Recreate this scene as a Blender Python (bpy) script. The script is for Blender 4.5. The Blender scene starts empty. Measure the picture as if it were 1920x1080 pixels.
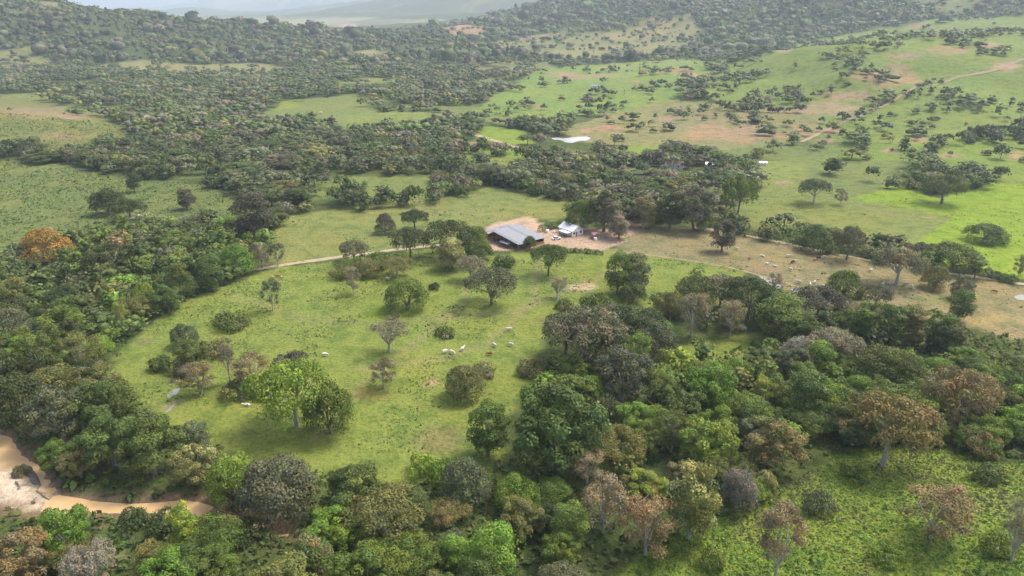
import bpy, bmesh, math, random
import numpy as np
from mathutils import Vector, Matrix

R_ = math.radians
SC = bpy.context.scene
COL = SC.collection

# ------------------------------------------------------------------ camera, sky, sun, exposure
CAM_H, PITCH, FPX = 100.0, R_(22.1), 1280.0
cam_d = bpy.data.cameras.new('camera'); cam_d.sensor_width = 36; cam_d.lens = 24
cam_d.clip_start = 0.5; cam_d.clip_end = 40000
cam = bpy.data.objects.new('camera', cam_d); COL.objects.link(cam)
cam.location = (0, 0, CAM_H); cam.rotation_euler = (R_(90) - PITCH, 0, 0)
SC.camera = cam

SUN_EL, SUN_AZ = 58.0, 62.0          # azimuth clockwise from +Y
w = bpy.data.worlds.new('World'); SC.world = w; w.use_nodes = True
nt = w.node_tree; nt.nodes.clear()
sk = nt.nodes.new('ShaderNodeTexSky'); sk.sky_type = 'NISHITA'; sk.sun_disc = False
sk.sun_elevation = R_(SUN_EL); sk.sun_rotation = R_(SUN_AZ); sk.air_density = 0.8; sk.dust_density = 6.0; sk.ozone_density = 1.0
bgn = nt.nodes.new('ShaderNodeBackground'); bgn.inputs[1].default_value = 0.15
won = nt.nodes.new('ShaderNodeOutputWorld')
nt.links.new(sk.outputs[0], bgn.inputs[0]); nt.links.new(bgn.outputs[0], won.inputs[0])
sl = bpy.data.lights.new('sun', 'SUN'); sl.energy = 1.5; sl.angle = R_(10); sl.color = (1, 0.92, 0.80)
so = bpy.data.objects.new('sun', sl); COL.objects.link(so)
sd = Vector((math.sin(R_(SUN_AZ)) * math.cos(R_(SUN_EL)), math.cos(R_(SUN_AZ)) * math.cos(R_(SUN_EL)), math.sin(R_(SUN_EL))))
so.rotation_euler = sd.to_track_quat('Z', 'Y').to_euler(); so.location = (0, 0, 900)
vs = SC.view_settings; vs.view_transform = 'Standard'; vs.look = 'None'; vs.exposure = 1.02; vs.gamma = 1.0; vs.use_curve_mapping = False
SC.render.engine = 'CYCLES'
cy = SC.cycles; cy.max_bounces = 4; cy.diffuse_bounces = 2; cy.glossy_bounces = 1; cy.transmission_bounces = 1
cy.volume_bounces = 2; cy.use_adaptive_sampling = True; cy.adaptive_threshold = 0.02
cy.caustics_reflective = False; cy.caustics_refractive = False
try:
    cy.use_denoising = True; cy.denoiser = 'OPENIMAGEDENOISE'
except Exception:
    pass

# ------------------------------------------------------------------ numeric helpers
def hash2(ix, iy, seed):
    h = (ix.astype(np.int64) * 374761393 + iy.astype(np.int64) * 668265263 + seed * 1442695041) & 0xffffffff
    h = ((h ^ (h >> 13)) * 1274126177) & 0xffffffff
    return ((h ^ (h >> 16)) & 0xffff) / 65535.0
def vnoise(x, y, s, seed=0):
    x = np.asarray(x, float) / s; y = np.asarray(y, float) / s
    ix = np.floor(x); iy = np.floor(y); fx = x - ix; fy = y - iy
    fx = fx * fx * (3 - 2 * fx); fy = fy * fy * (3 - 2 * fy)
    a = hash2(ix, iy, seed); b = hash2(ix + 1, iy, seed); c = hash2(ix, iy + 1, seed); d = hash2(ix + 1, iy + 1, seed)
    return (a + (b - a) * fx) * (1 - fy) + (c + (d - c) * fx) * fy - 0.5
def fbm(x, y, s, seed=0, o=4):
    r = 0; a = 1.0
    for i in range(o):
        r = r + a * vnoise(x, y, s, seed + i * 17); a *= 0.5; s *= 0.5
    return r
def sstep(a, b, x):
    t = np.clip((x - a) / (b - a), 0, 1); return t * t * (3 - 2 * t)
def inpoly(px, py, poly):
    px = np.asarray(px, float); py = np.asarray(py, float); r = np.zeros(px.shape, bool)
    n = len(poly)
    for i in range(n):
        x0, y0 = poly[i]; x1, y1 = poly[(i + 1) % n]
        if y0 == y1: continue
        c = ((y0 > py) != (y1 > py)) & (px < (x1 - x0) * (py - y0) / (y1 - y0) + x0)
        r ^= c
    return r
def segdist(px, py, pts, closed=False):
    d = np.full(np.shape(px), 1e9); T = np.zeros(np.shape(px)); m = len(pts)
    for i in range(m if closed else m - 1):
        ax, ay = pts[i][:2]; bx, by = pts[(i + 1) % m][:2]
        vx, vy = bx - ax, by - ay; L = vx * vx + vy * vy + 1e-9
        t = np.clip(((px - ax) * vx + (py - ay) * vy) / L, 0, 1)
        q = np.hypot(px - ax - t * vx, py - ay - t * vy)
        k = q < d; d = np.where(k, q, d); T = np.where(k, i + t, T)
    return d, T

CP, SP = math.cos(PITCH), math.sin(PITCH)
def project(x, y, z):
    zz = z - CAM_H; t = y * CP - zz * SP; up = y * SP + zz * CP
    tt = np.where(t > 1, t, 1.0)
    u = np.where(t > 1, 960 + FPX * x / tt, -9999.0); v = np.where(t > 1, 540 - FPX * up / tt, 9999.0)
    return u, v, t

# ------------------------------------------------------------------ terrain
def ridge(x, y, pts, W, p=1.0):
    d, T = segdist(x, y, pts)
    num = 0; den = 0; sc = (W * .35) ** 2
    for q in np.linspace(0, len(pts) - 1, 4 * len(pts)):
        a, b, c = [np.interp(q, np.arange(len(pts)), [r[k] for r in pts]) for k in range(3)]
        wq = 1 / (((x - a) ** 2 + (y - b) ** 2) / sc + .02) ** 2; num = num + wq * c; den = den + wq
    return num / den * (1 - sstep(0, W, d)) ** p
def base_height(x, y):
    z = 0.9 * fbm(x, y, 70, 3, 3)
    w1 = x + 90 * vnoise(x, y, 420, 11); w2 = y + 90 * vnoise(x, y, 420, 12)
    left = ridge(w1, w2, [(-2600, 1500, 190), (-1500, 1650, 150), (-1180, 1720, 128), (-900, 1850, 96), (-640, 1930, 74), (-420, 2000, 42), (-300, 2050, 10)], 640, 1.0)
    right = ridge(w1, w2, [(-560, 2550, 22), (-215, 2750, 52), (70, 2750, 135), (480, 2650, 250), (1200, 2450, 330), (2400, 2000, 360)], 1650, 1.25)
    kn = 72 * np.exp(-(((x - 690) / 340) ** 2 + ((y - 1010) / 290) ** 2)) + 22 * np.exp(-(((x - 420) / 160) ** 2 + ((y - 860) / 200) ** 2))
    hk = 17 * np.exp(-(((x + 480) / 120) ** 2 + ((y - 610) / 75) ** 2))
    fg = 13 * np.exp(-(((x - 130) / 70) ** 2 + ((y - 90) / 45) ** 2))
    far = ridge(x + 500 * vnoise(x, y, 1500, 21), y + 500 * vnoise(x, y, 1500, 22), [(-1900, 6000, 40), (-1300, 6100, 150), (-800, 6000, 260), (200, 5600, 420), (1500, 5400, 600), (4000, 5000, 700)], 2300, 1.3)
    far2 = ridge(x + 700 * vnoise(x, y, 2100, 31), y + 700 * vnoise(x, y, 2100, 32), [(-9500, 10500, 200), (-7600, 11300, 90), (-6800, 11500, 70), (-6100, 11500, 110), (-5500, 11500, 190), (-4600, 11500, 300), (-3600, 11500, 420), (-2000, 11500, 560), (500, 11500, 560), (5000, 11000, 600)], 3000, 1.3)
    mid1 = ridge(x + 260 * vnoise(x, y, 700, 61), y + 260 * vnoise(x, y, 700, 62), [(-5200, 3900, 130), (-3200, 4100, 84), (-2200, 4250, 66), (-1500, 4300, 58), (-900, 4200, 72), (-200, 4000, 110)], 900, 1.0)
    mid2 = ridge(x + 300 * vnoise(x, y, 900, 63), y + 300 * vnoise(x, y, 900, 64), [(-6500, 7200, 150), (-4400, 7500, 120), (-3300, 7600, 150), (-2600, 7500, 105), (-1800, 7400, 180), (-900, 7300, 260)], 1500, 1.1)
    hh = np.maximum.reduce([left, right, far, far2, mid1, mid2])
    z = z + hh + kn + hk + fg
    g = np.abs(vnoise(x, y, 330, 41)) + 0.5 * np.abs(vnoise(x, y, 160, 43))
    z = z + np.clip(kn / 30, 0, 1) * (27 * (.25 - np.abs(vnoise(x, y, 150, 44))) + 8 * fbm(x, y, 70, 46, 3))
    z = z - np.minimum(0.50 * (hh + 0.5 * kn), 60) * g * 0.9 + hh * 0.10 * fbm(x, y, 600, 51, 3)
    return z

def axis(lo, hi, fine_lo, fine_hi, step, grow, seed_step=None):
    mid = list(np.arange(fine_lo, fine_hi + 0.01, step))
    a = []; s = step; p = fine_hi
    while p < hi: s *= grow; p += s; a.append(p)
    b = []; s = step; p = fine_lo
    while p > lo: s *= grow; p -= s; b.append(p)
    return np.array(b[::-1] + mid + a)
GX = axis(-13000, 13000, -270, 270, 2.9, 1.036)
GY = axis(-900, 14500, 60, 450, 2.9, 1.015)
XX, YY = np.meshgrid(GX, GY)
ZZ = base_height(XX, YY)

def hgt(x, y):
    x = np.asarray(x, float); y = np.asarray(y, float)
    i = np.clip(np.searchsorted(GX, x) - 1, 0, len(GX) - 2); j = np.clip(np.searchsorted(GY, y) - 1, 0, len(GY) - 2)
    fx = (x - GX[i]) / (GX[i + 1] - GX[i]); fy = (y - GY[j]) / (GY[j + 1] - GY[j])
    return (ZZ[j, i] * (1 - fx) + ZZ[j, i + 1] * fx) * (1 - fy) + (ZZ[j + 1, i] * (1 - fx) + ZZ[j + 1, i + 1] * fx) * fy
TS = 60 * 1.006 ** np.arange(900)
def ground_at(u, v):
    """the place on the ground seen at photograph position u, v"""
    X = (u - 960) / FPX; Y = (540 - v) / FPX
    dx, dy, dz = X, CP + Y * SP, -SP + Y * CP
    g = CAM_H + TS * dz - hgt(TS * dx, TS * dy)
    k = np.argmax(g < 0)
    if g[k] >= 0: k = len(TS) - 1
    a, b = TS[max(k - 1, 0)], TS[k]
    for _ in range(12):
        m = (a + b) / 2
        if CAM_H + m * dz - float(hgt(m * dx, m * dy)) < 0: b = m
        else: a = m
    return b * dx, b * dy, float(hgt(b * dx, b * dy)), b
def gpoly(pts): return [ground_at(*p)[:2] for p in pts]

# river channel, ponds
river_px = [(-420, 640), (-120, 760), (-20, 800), (18, 812), (42, 848), (75, 868), (97, 902), (112, 922), (180, 932), (240, 938), (290, 936), (345, 931), (378, 936), (416, 952), (470, 975), (540, 985), (540, 1002), (450, 985), (380, 963), (290, 956), (240, 960), (170, 955), (80, 958), (0, 942), (-120, 900), (-420, 800)]
bar_px = [(-420, 770), (-120, 868), (-10, 868), (30, 872), (60, 890), (86, 922), (92, 944), (60, 950), (0, 934), (-120, 890), (-420, 810)]
RIVER = gpoly(river_px); BAR = gpoly(bar_px)
POND = gpoly([(1030, 257), (1044, 257), (1056, 259), (1078, 256), (1100, 254), (1110, 258), (1100, 264), (1088, 263), (1076, 268), (1060, 267), (1050, 262), (1038, 262)])
PUDDLES = [gpoly(p) for p in ([(1420, 514), (1432, 512), (1446, 522), (1462, 532), (1470, 540), (1458, 542), (1440, 532)],
                              [(1484, 538), (1495, 537), (1502, 546), (1494, 553), (1482, 548)],
                              [(1890, 553), (1898, 550), (1906, 554), (1918, 550), (1950, 556), (1950, 566), (1925, 562), (1914, 565), (1904, 559)],
                              [(318, 714), (331, 714), (336, 728), (328, 742), (324, 772), (311, 772), (314, 742)])]
def sdist(x, y, poly):
    d, _ = segdist(x, y, poly, True)
    return np.where(inpoly(x, y, poly), -d, d)
m = (YY > 60) & (YY < 420) & (XX < 20) & (XX > -420)
sdr = sdist(XX[m], YY[m], RIVER); sdb = sdist(XX[m], YY[m], BAR)
znew = ZZ[m] * sstep(0, 25, sdr) ** 0.5
znew = np.where(sdr < 25, znew, ZZ[m]) - 1.9 * (1 - sstep(-3, 4, sdr))
znew = znew + (1.45 + 0.3 * vnoise(XX[m], YY[m], 9, 5)) * (1 - sstep(-2.5, 1.0, sdb))
ZZ[m] = znew
RIVER_Z = -1.15
WATERS = []
for pl, pad in [(POND, 6)] + [(p, 2.5) for p in PUDDLES]:
    xs = [p[0] for p in pl]; ys = [p[1] for p in pl]
    m = (XX > min(xs) - 20) & (XX < max(xs) + 20) & (YY > min(ys) - 20) & (YY < max(ys) + 20)
    c = float(np.mean([hgt(*p) for p in pl])); s = sdist(XX[m], YY[m], pl)
    k = 1 - sstep(0, pad * 2, s)
    ZZ[m] = ZZ[m] * (1 - k) + (c - 0.5 * (1 - sstep(-pad, pad * .6, s))) * k
    WATERS.append((pl, c - 0.2, pad))

# land cover, traced as field outlines on the photograph and carried by the ground itself
FIELDS = [  # name, outline, colour, tree density per m2
 ('round_meadow', [(200, 705), (235, 645), (330, 575), (420, 535), (520, 500), (640, 487), (745, 474), (830, 465), (900, 478), (1010, 470), (1160, 466), (1290, 488), (1400, 505), (1385, 520), (1290, 535), (1225, 570), (1180, 592), (1070, 600), (1015, 640), (1000, 720), (960, 770), (900, 800), (960, 850), (930, 915), (850, 905), (700, 915), (580, 905), (480, 875), (380, 835), (320, 795), (235, 750)], (.163, .216, .048), 0),
 ('barn_field', [(500, 480), (515, 415), (600, 395), (720, 385), (870, 362), (930, 345), (1062, 380), (1062, 418), (985, 408), (905, 428), (830, 455), (740, 470), (640, 484), (520, 496)], (.165, .20, .062), 0),
 ('left_field', [(-900, 300), (0, 300), (120, 306), (220, 332), (360, 342), (440, 372), (520, 400), (500, 430), (350, 428), (250, 436), (150, 452), (80, 482), (0, 500), (-900, 640)], (.13, .17, .055), .00004),
 ('hillock', [(-900, 190), (0, 182), (60, 186), (150, 205), (225, 235), (245, 262), (170, 285), (60, 278), (0, 262), (-900, 290)], (.16, .18, .06), .0001),
 ('dull_field', [(1370, 405), (1420, 335), (1500, 322), (1600, 370), (1785, 402), (1705, 465), (1620, 470), (1500, 432), (1400, 418)], (.16, .20, .056), 0),
 ('bright_field', [(1590, 372), (1680, 350), (1760, 372), (1860, 345), (3000, 330), (3000, 700), (1920, 524), (1800, 504), (1720, 482), (1700, 466), (1790, 406)], (.175, .27, .03), 0),
 ('brown_pasture', [(1150, 462), (1200, 430), (1330, 428), (1380, 440), (1500, 462), (1640, 495), (1780, 516), (1920, 536), (3000, 700), (3000, 860), (1920, 640), (1800, 612), (1700, 592), (1560, 572), (1480, 545), (1400, 505), (1290, 488)], (.200, .188, .095), 0),
 ('strip_a', [(640, 216), (740, 208), (836, 212), (830, 226), (770, 240), (650, 243)], (.16, .21, .06), 0),
 ('strip_b', [(588, 240), (640, 240), (662, 250), (655, 270), (620, 256)], (.165, .24, .04), 0),
 ('strip_c', [(893, 238), (940, 238), (995, 248), (1005, 268), (950, 272), (895, 262)], (.17, .25, .04), 0),
 ('strip_d', [(860, 262), (890, 268), (960, 280), (1010, 290), (960, 312), (890, 300), (840, 285)], (.16, .22, .045), .0012),
 ('green_slope', [(880, 215), (930, 178), (960, 165), (1000, 132), (1100, 122), (1280, 110), (1370, 118), (1320, 150), (1270, 185), (1180, 210), (1000, 222)], (.155, .23, .055), .0013),
 ('dry_slope', [(1050, 240), (1180, 206), (1270, 186), (1340, 192), (1530, 205), (1560, 240), (1500, 262), (1330, 285), (1200, 275), (1080, 266)], (.195, .20, .085), .0011),
 ('knoll', [(1310, 165), (1390, 112), (1480, 86), (1600, 62), (1750, 36), (1920, 30), (3000, 25), (3000, 262), (1920, 232), (1760, 262), (1600, 285), (1545, 252), (1530, 206), (1345, 193)], (.150, .212, .052), .0023),
 ('lower_knoll', [(1540, 300), (1600, 280), (1760, 262), (1920, 232), (3000, 262), (3000, 345), (1860, 345), (1700, 300)], (.150, .22, .042), .0014),
 ('pond_green', [(1120, 276), (1240, 272), (1250, 300), (1160, 306)], (.16, .23, .045), .0007),
 ('road_green', [(1120, 310), (1260, 314), (1240, 345), (1130, 345)], (.15, .215, .05), .0015),
 ('far_gap', [(1400, 330), (1440, 300), (1520, 310), (1480, 335)], (.17, .22, .06), .0008),
 ('hill_clear_a', [(130, 128), (270, 112), (360, 122), (480, 118), (570, 130), (480, 152), (380, 150), (250, 142)], (.20, .21, .085), .0024),
 ('hill_clear_b', [(22, 96), (70, 84), (80, 92), (40, 104)], (.19, .21, .08), .0006),
 ('hill_clear_c', [(640, 100), (700, 92), (735, 100), (700, 112)], (.20, .21, .09), .001),
 ('hill_clear_d', [(640, 126), (670, 120), (690, 128), (660, 136)], (.19, .21, .08), .0006),
 ('hill_clear_e', [(320, 150), (420, 143), (400, 152)], (.20, .21, .09), .001),
 ('hill_clear_f', [(830, 52), (880, 46), (920, 58), (890, 70), (850, 66)], (.26, .19, .11), .001),
 ('hill_clear_g', [(960, 72), (1040, 60), (1060, 66), (990, 82)], (.22, .19, .10), .0015),
 ('hill_clear_h', [(1000, 98), (1100, 88), (1240, 78), (1280, 96), (1180, 104), (1040, 110)], (.20, .21, .09), .002),
 ('far_clear', [(530, 190), (562, 186), (560, 200), (520, 206)], (.17, .22, .05), 0),
 ('glade', [(1225, 655), (1320, 640), (1440, 618), (1450, 640), (1400, 668), (1300, 695), (1240, 690)], (.165, .215, .045), 0),
 ('leafy_slope', [(1560, 852), (1700, 832), (1900, 872), (3000, 1040), (3000, 1900), (1050, 1900), (1130, 1085), (1280, 1004), (1400, 952), (1500, 905)], (.16, .225, .035), 0),
]
SOIL = [  # bare patches: u, v, half width, half height, colour
 (1088, 539, 38, 12, (.50, .39, .27)), (815, 714, 18, 9, (.36, .25, .18)), (270, 640, 24, 9, (.16, .12, .10)),
 (60, 210, 75, 14, (.24, .19, .11)), (140, 218, 40, 5, (.27, .19, .13)), (120, 255, 40, 10, (.23, .18, .09)),
 (1590, 180, 55, 12, (.30, .215, .14)), (1400, 238, 26, 5, (.33, .22, .14)), (1560, 205, 70, 14, (.27, .21, .125)), (1360, 222, 70, 12, (.22, .19, .10)),
 (1470, 95, 14, 4, (.33, .23, .16)), (1780, 62, 30, 5, (.33, .25, .15)), (1700, 105, 40, 6, (.28, .20, .14)), (1850, 85, 22, 6, (.32, .23, .15)),
 (1890, 125, 36, 13, (.36, .26, .17)), (1720, 262, 18, 6, (.31, .21, .12)), (1670, 282, 26, 5, (.34, .22, .14)), (1780, 292, 26, 5, (.33, .22, .14)), (1900, 292, 12, 10, (.32, .22, .13)),
 (1465, 342, 22, 6, (.31, .24, .15)), (1560, 245, 22, 5, (.33, .2, .15)), (1140, 240, 40, 7, (.30, .19, .12)), (1100, 245, 12, 5, (.34, .2, .13)), (860, 265, 12, 5, (.34, .2, .13)), (890, 268, 8, 4, (.33, .2, .13)),
 (1545, 265, 22, 6, (.31, .2, .15)), (1250, 222, 20, 5, (.3, .2, .13)), (1010, 200, 18, 4, (.27, .2, .12)), (860, 52, 14, 8, (.36, .22, .15)), (655, 48, 16, 6, (.36, .27, .22)), (1260, 350, 16, 3, (.3, .2, .14)),
 (700, 740, 60, 22, (.19, .19, .05)), (820, 830, 70, 30, (.185, .17, .065)), (460, 700, 40, 16, (.18, .18, .06)), (1330, 560, 50, 14, (.20, .19, .06)), (720, 590, 60, 22, (.165, .22, .035)), (1040, 600, 50, 12, (.185, .185, .06)),
 (1190, 420, 28, 10, (.42, .30, .22)), (1560, 560, 40, 10, (.27, .2, .12)), (1430, 505, 40, 5, (.25, .18, .11)), (1180, 470, 120, 4, (.22, .19, .10)),
 (1780, 560, 70, 12, (.19, .20, .07)), (1700, 470, 60, 12, (.16, .20, .05)), (1880, 600, 80, 10, (.26, .22, .10)), (1650, 520, 50, 10, (.23, .19, .095)),
 (105, 832, 26, 14, (.25, .16, .11)), (150, 950, 30, 8, (.27, .17, .12)), (205, 965, 32, 16, (.24, .165, .125)), (370, 930, 40, 6, (.17, .11, .07)), (320, 755, 9, 22, (.30, .24, .20)), (330, 715, 12, 8, (.25, .2, .17)),
]
YARD_PX = [(912, 455), (905, 436), (928, 418), (985, 406), (1012, 413), (1020, 430), (1060, 432), (1110, 428), (1160, 432), (1200, 416), (1215, 424), (1180, 446), (1150, 462), (1118, 472), (1060, 466), (1010, 460), (990, 470), (930, 472)]
U, V, T = project(XX, YY, ZZ)
inview = T > 1
warp = np.clip(120 / np.maximum(T, 60), 0.05, 1)
Uw = U + 16 * warp * fbm(XX, YY, 14, 61, 3); Vw = V + 9 * warp * fbm(XX, YY, 14, 67, 3)
def cover(u, v):
    k = np.full(np.shape(u), -1)
    for i, f in enumerate(FIELDS): k = np.where(inpoly(u, v, f[1]), i, k)
    return k
KK = cover(Uw, Vw)
GC = np.empty(XX.shape + (3,)); GC[:] = (.072, .095, .030)
farm = sstep(1500, 5000, YY)[..., None]
GC = GC * (1 - farm) + np.array((.085, .10, .05)) * farm
scrub = (sstep(.0, .24, fbm(XX, YY, 105, 131, 4)) * (YY > 300) * (YY < 1150))[..., None]
GC = GC * (1 - scrub) + np.array((.150, .185, .058)) * scrub
hillmix = (sstep(.24, .36, fbm(XX, YY, 260, 71, 5)) * (YY > 850))[..., None]
GC = GC * (1 - hillmix) + (np.array((.17, .18, .075)) + np.array((.05, .012, .012)) * sstep(.15, .35, fbm(XX, YY, 120, 72, 3))[..., None]) * hillmix
plain = ((YY > 3300) & (ZZ < 60))[..., None]
GC = np.where(plain, np.array((.17, .175, .10)) * (0.7 + 0.9 * (vnoise(XX, YY, 350, 77)[..., None] + .5)), GC)
for i, f in enumerate(FIELDS): GC[KK == i] = np.array(f[2]) * (1.04, .98, 1.0)
scar = sstep(.37, .44, fbm(XX, YY, 85, 171, 6)) * np.isin(KK, [i for i, f in enumerate(FIELDS) if f[0] in ('knoll', 'lower_knoll', 'dry_slope', 'green_slope')])
GC = GC * (1 - .8 * scar[..., None]) + np.array((.29, .20, .12)) * .8 * scar[..., None]
for (u, v, a, b, c) in SOIL:
    q = np.hypot((Uw - u) / a, (Vw - v) / b) + 0.55 * fbm(XX, YY, 9, 83, 3)
    k = (1 - sstep(0.6, 1.05, q))[..., None] * 0.9
    GC = GC * (1 - k) + np.array(c) * k
for px in ([(900, 480), (860, 560), (800, 640), (700, 700), (560, 830)], [(1010, 470), (990, 560), (940, 640), (830, 680), (640, 700)], [(430, 560), (560, 600), (740, 600), (960, 590), (1160, 500)], [(1200, 440), (1400, 475), (1600, 520), (1850, 580)], [(100, 330), (240, 400), (420, 410)], [(700, 390), (850, 400), (1000, 405)], [(1500, 340), (1640, 400), (1780, 406)]):
    P_ = gpoly(px); P_ = [(a + 4 * math.sin(i * 2.1), b + 3 * math.cos(i * 1.7)) for i, (a, b) in enumerate(P_)]
    mm = (XX > -330) & (XX < 330) & (YY > 60) & (YY < 620)
    dd, _ = segdist(XX[mm] + 5 * vnoise(XX[mm], YY[mm], 25, 5), YY[mm] + 5 * vnoise(XX[mm], YY[mm], 25, 6), P_)
    k = .45 * (1 - sstep(.6, 2.6, dd))[:, None]; GC[mm] = GC[mm] * (1 - k) + np.array((.24, .20, .11)) * k
ky = inpoly(U + 8 * fbm(XX, YY, 8, 91, 2), V + 5 * fbm(XX, YY, 8, 92, 2), YARD_PX)
GC[ky] = (.43, .315, .235)
m = (YY > 60) & (YY < 420) & (XX < 20) & (XX > -420)
sdr = sdist(XX[m], YY[m], RIVER); sdb = sdist(XX[m], YY[m], BAR)
g = GC[m]; k = (1 - sstep(0.5, 3.5, sdr + 2 * fbm(XX[m], YY[m], 8, 97, 2)))[:, None]
g = g * (1 - k) + np.array((.22, .15, .10)) * k
k = (1 - sstep(-1.5, .8, sdb))[:, None]; g = g * (1 - k) + np.array((.57, .47, .36)) * k
GC[m] = g

# ------------------------------------------------------------------ materials
def newmat(name):
    mt = bpy.data.materials.new(name); mt.use_nodes = True
    n = mt.node_tree; b = n.nodes.get('Principled BSDF'); return mt, n, b
def flat(name, col, rough=.8, noise=.25, scale=3.0, metal=0.0, bump=0.0):
    mt, n, b = newmat(name)
    tc = n.nodes.new('ShaderNodeTexCoord'); tx = n.nodes.new('ShaderNodeTexNoise'); tx.inputs['Scale'].default_value = scale; tx.inputs['Detail'].default_value = 5
    rp = n.nodes.new('ShaderNodeMapRange'); rp.inputs['To Min'].default_value = 1 - noise; rp.inputs['To Max'].default_value = 1 + noise
    mx = n.nodes.new('ShaderNodeVectorMath'); mx.operation = 'SCALE'; mx.inputs[0].default_value = col
    n.links.new(tc.outputs['Object'], tx.inputs['Vector']); n.links.new(tx.outputs['Fac'], rp.inputs['Value'])
    n.links.new(rp.outputs[0], mx.inputs['Scale']); n.links.new(mx.outputs[0], b.inputs['Base Color'])
    b.inputs['Roughness'].default_value = rough; b.inputs['Metallic'].default_value = metal
    if bump:
        bp = n.nodes.new('ShaderNodeBump'); bp.inputs['Distance'].default_value = bump
        n.links.new(tx.outputs['Fac'], bp.inputs['Height']); n.links.new(bp.outputs[0], b.inputs['Normal'])
    return mt

def ground_mat():
    mt, n, b = newmat('ground_cover'); N = n.nodes; L = n.links
    at = N.new('ShaderNodeAttribute'); at.attribute_name = 'cover'
    tc = N.new('ShaderNodeTexCoord')
    def tex(sc, det, rough=.6, stretch=None):
        t = N.new('ShaderNodeTexNoise'); t.inputs['Scale'].default_value = sc; t.inputs['Detail'].default_value = det; t.inputs['Roughness'].default_value = rough
        L.new(tc.outputs['Object'], t.inputs['Vector']); return t.outputs['Fac']
    def ramp(f, lo, hi, a, c):
        r = N.new('ShaderNodeMapRange'); r.inputs['From Min'].default_value = lo; r.inputs['From Max'].default_value = hi
        r.inputs['To Min'].default_value = a; r.inputs['To Max'].default_value = c; L.new(f, r.inputs['Value']); return r.outputs[0]
    def mixc(fac, a, c, typ='MIX'):
        q = N.new('ShaderNodeMix'); q.data_type = 'RGBA'; q.blend_type = typ
        L.new(fac, q.inputs['Factor'])
        for s, x in ((6, a), (7, c)):
            if isinstance(x, tuple): q.inputs[s].default_value = (*x, 1)
            else: L.new(x, q.inputs[s])
        return q.outputs[2]
    big = tex(.022, 6); mid = tex(.13, 7, .65); fine = tex(.9, 4, .7); far = tex(.006, 6, .65)
    c0 = at.outputs['Color']
    c1 = mixc(ramp(big, .42, .62, 0, .7), c0, mixc(ramp(mid, 0, 1, 1, 1), c0, (1.2, 1.03, .9), 'MULTIPLY'))
    c2 = mixc(ramp(mid, .47, .62, 0, .9), c1, mixc(ramp(mid, 0, 1, 1, 1), c1, (.62, .74, .68), 'MULTIPLY'))
    c3 = mixc(ramp(fine, .50, .66, 0, .75), c2, mixc(ramp(mid, 0, 1, 1, 1), c2, (.50, .58, .50), 'MULTIPLY'))
    c3 = mixc(ramp(fine, .46, .34, 0, .5), c3, mixc(ramp(mid, 0, 1, 1, 1), c3, (1.35, 1.28, 1.1), 'MULTIPLY'))
    c4 = mixc(ramp(far, .42, .60, 0, .45), c3, mixc(ramp(mid, 0, 1, 1, 1), c3, (.72, .80, .85), 'MULTIPLY'))
    L.new(c4, b.inputs['Base Color']); b.inputs['Roughness'].default_value = 1.0; b.inputs['Specular IOR Level'].default_value = .1
    bp = N.new('ShaderNodeBump'); bp.inputs['Distance'].default_value = .9; bp.inputs['Strength'].default_value = .7
    ad = N.new('ShaderNodeMath'); ad.operation = 'MULTIPLY_ADD'; ad.inputs[1].default_value = 2.5; L.new(mid, ad.inputs[0]); L.new(fine, ad.inputs[2])
    L.new(ad.outputs[0], bp.inputs['Height']); L.new(bp.outputs[0], b.inputs['Normal'])
    return mt

def leaf_mat(name, src, tintcol=None, lo=.35, hi=.75):
    """foliage: colour from the object (src='obj') or from the mesh ('attr'), varied clump by clump and leaf by leaf"""
    mt, n, b = newmat(name); N = n.nodes; L = n.links
    if src == 'obj': o = N.new('ShaderNodeObjectInfo').outputs['Color']
    else:
        a = N.new('ShaderNodeAttribute'); a.attribute_name = 'col'; o = a.outputs['Color']
    sh = N.new('ShaderNodeAttribute'); sh.attribute_name = 'shade'
    sep = N.new('ShaderNodeSeparateXYZ'); L.new(sh.outputs['Vector'], sep.inputs[0])
    if tintcol:
        r = N.new('ShaderNodeMapRange'); r.inputs['From Min'].default_value = lo; r.inputs['From Max'].default_value = hi; L.new(sep.outputs['Y'], r.inputs['Value'])
        q = N.new('ShaderNodeMix'); q.data_type = 'RGBA'; L.new(r.outputs[0], q.inputs['Factor']); L.new(o, q.inputs[6]); q.inputs[7].default_value = (*tintcol, 1); o = q.outputs[2]
    hm = N.new('ShaderNodeMix'); hm.data_type = 'RGBA'; hm.inputs[6].default_value = (.80, .97, 1.0, 1); hm.inputs[7].default_value = (1.14, 1.10, .86, 1); L.new(sep.outputs['Z'], hm.inputs['Factor'])
    hv = N.new('ShaderNodeVectorMath'); hv.operation = 'MULTIPLY'; L.new(o, hv.inputs[0]); L.new(hm.outputs[2], hv.inputs[1]); o = hv.outputs[0]
    sc = N.new('ShaderNodeVectorMath'); sc.operation = 'SCALE'; L.new(o, sc.inputs[0]); L.new(sep.outputs['X'], sc.inputs['Scale'])
    L.new(sc.outputs[0], b.inputs['Base Color']); b.inputs['Roughness'].default_value = .6; b.inputs['Specular IOR Level'].default_value = .25
    tr = N.new('ShaderNodeBsdfTranslucent'); L.new(sc.outputs[0], tr.inputs['Color'])
    mx = N.new('ShaderNodeMixShader'); mx.inputs[0].default_value = .3
    out = N.get('Material Output'); L.new(b.outputs[0], mx.inputs[1]); L.new(tr.outputs[0], mx.inputs[2]); L.new(mx.outputs[0], out.inputs['Surface'])
    return mt

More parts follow.
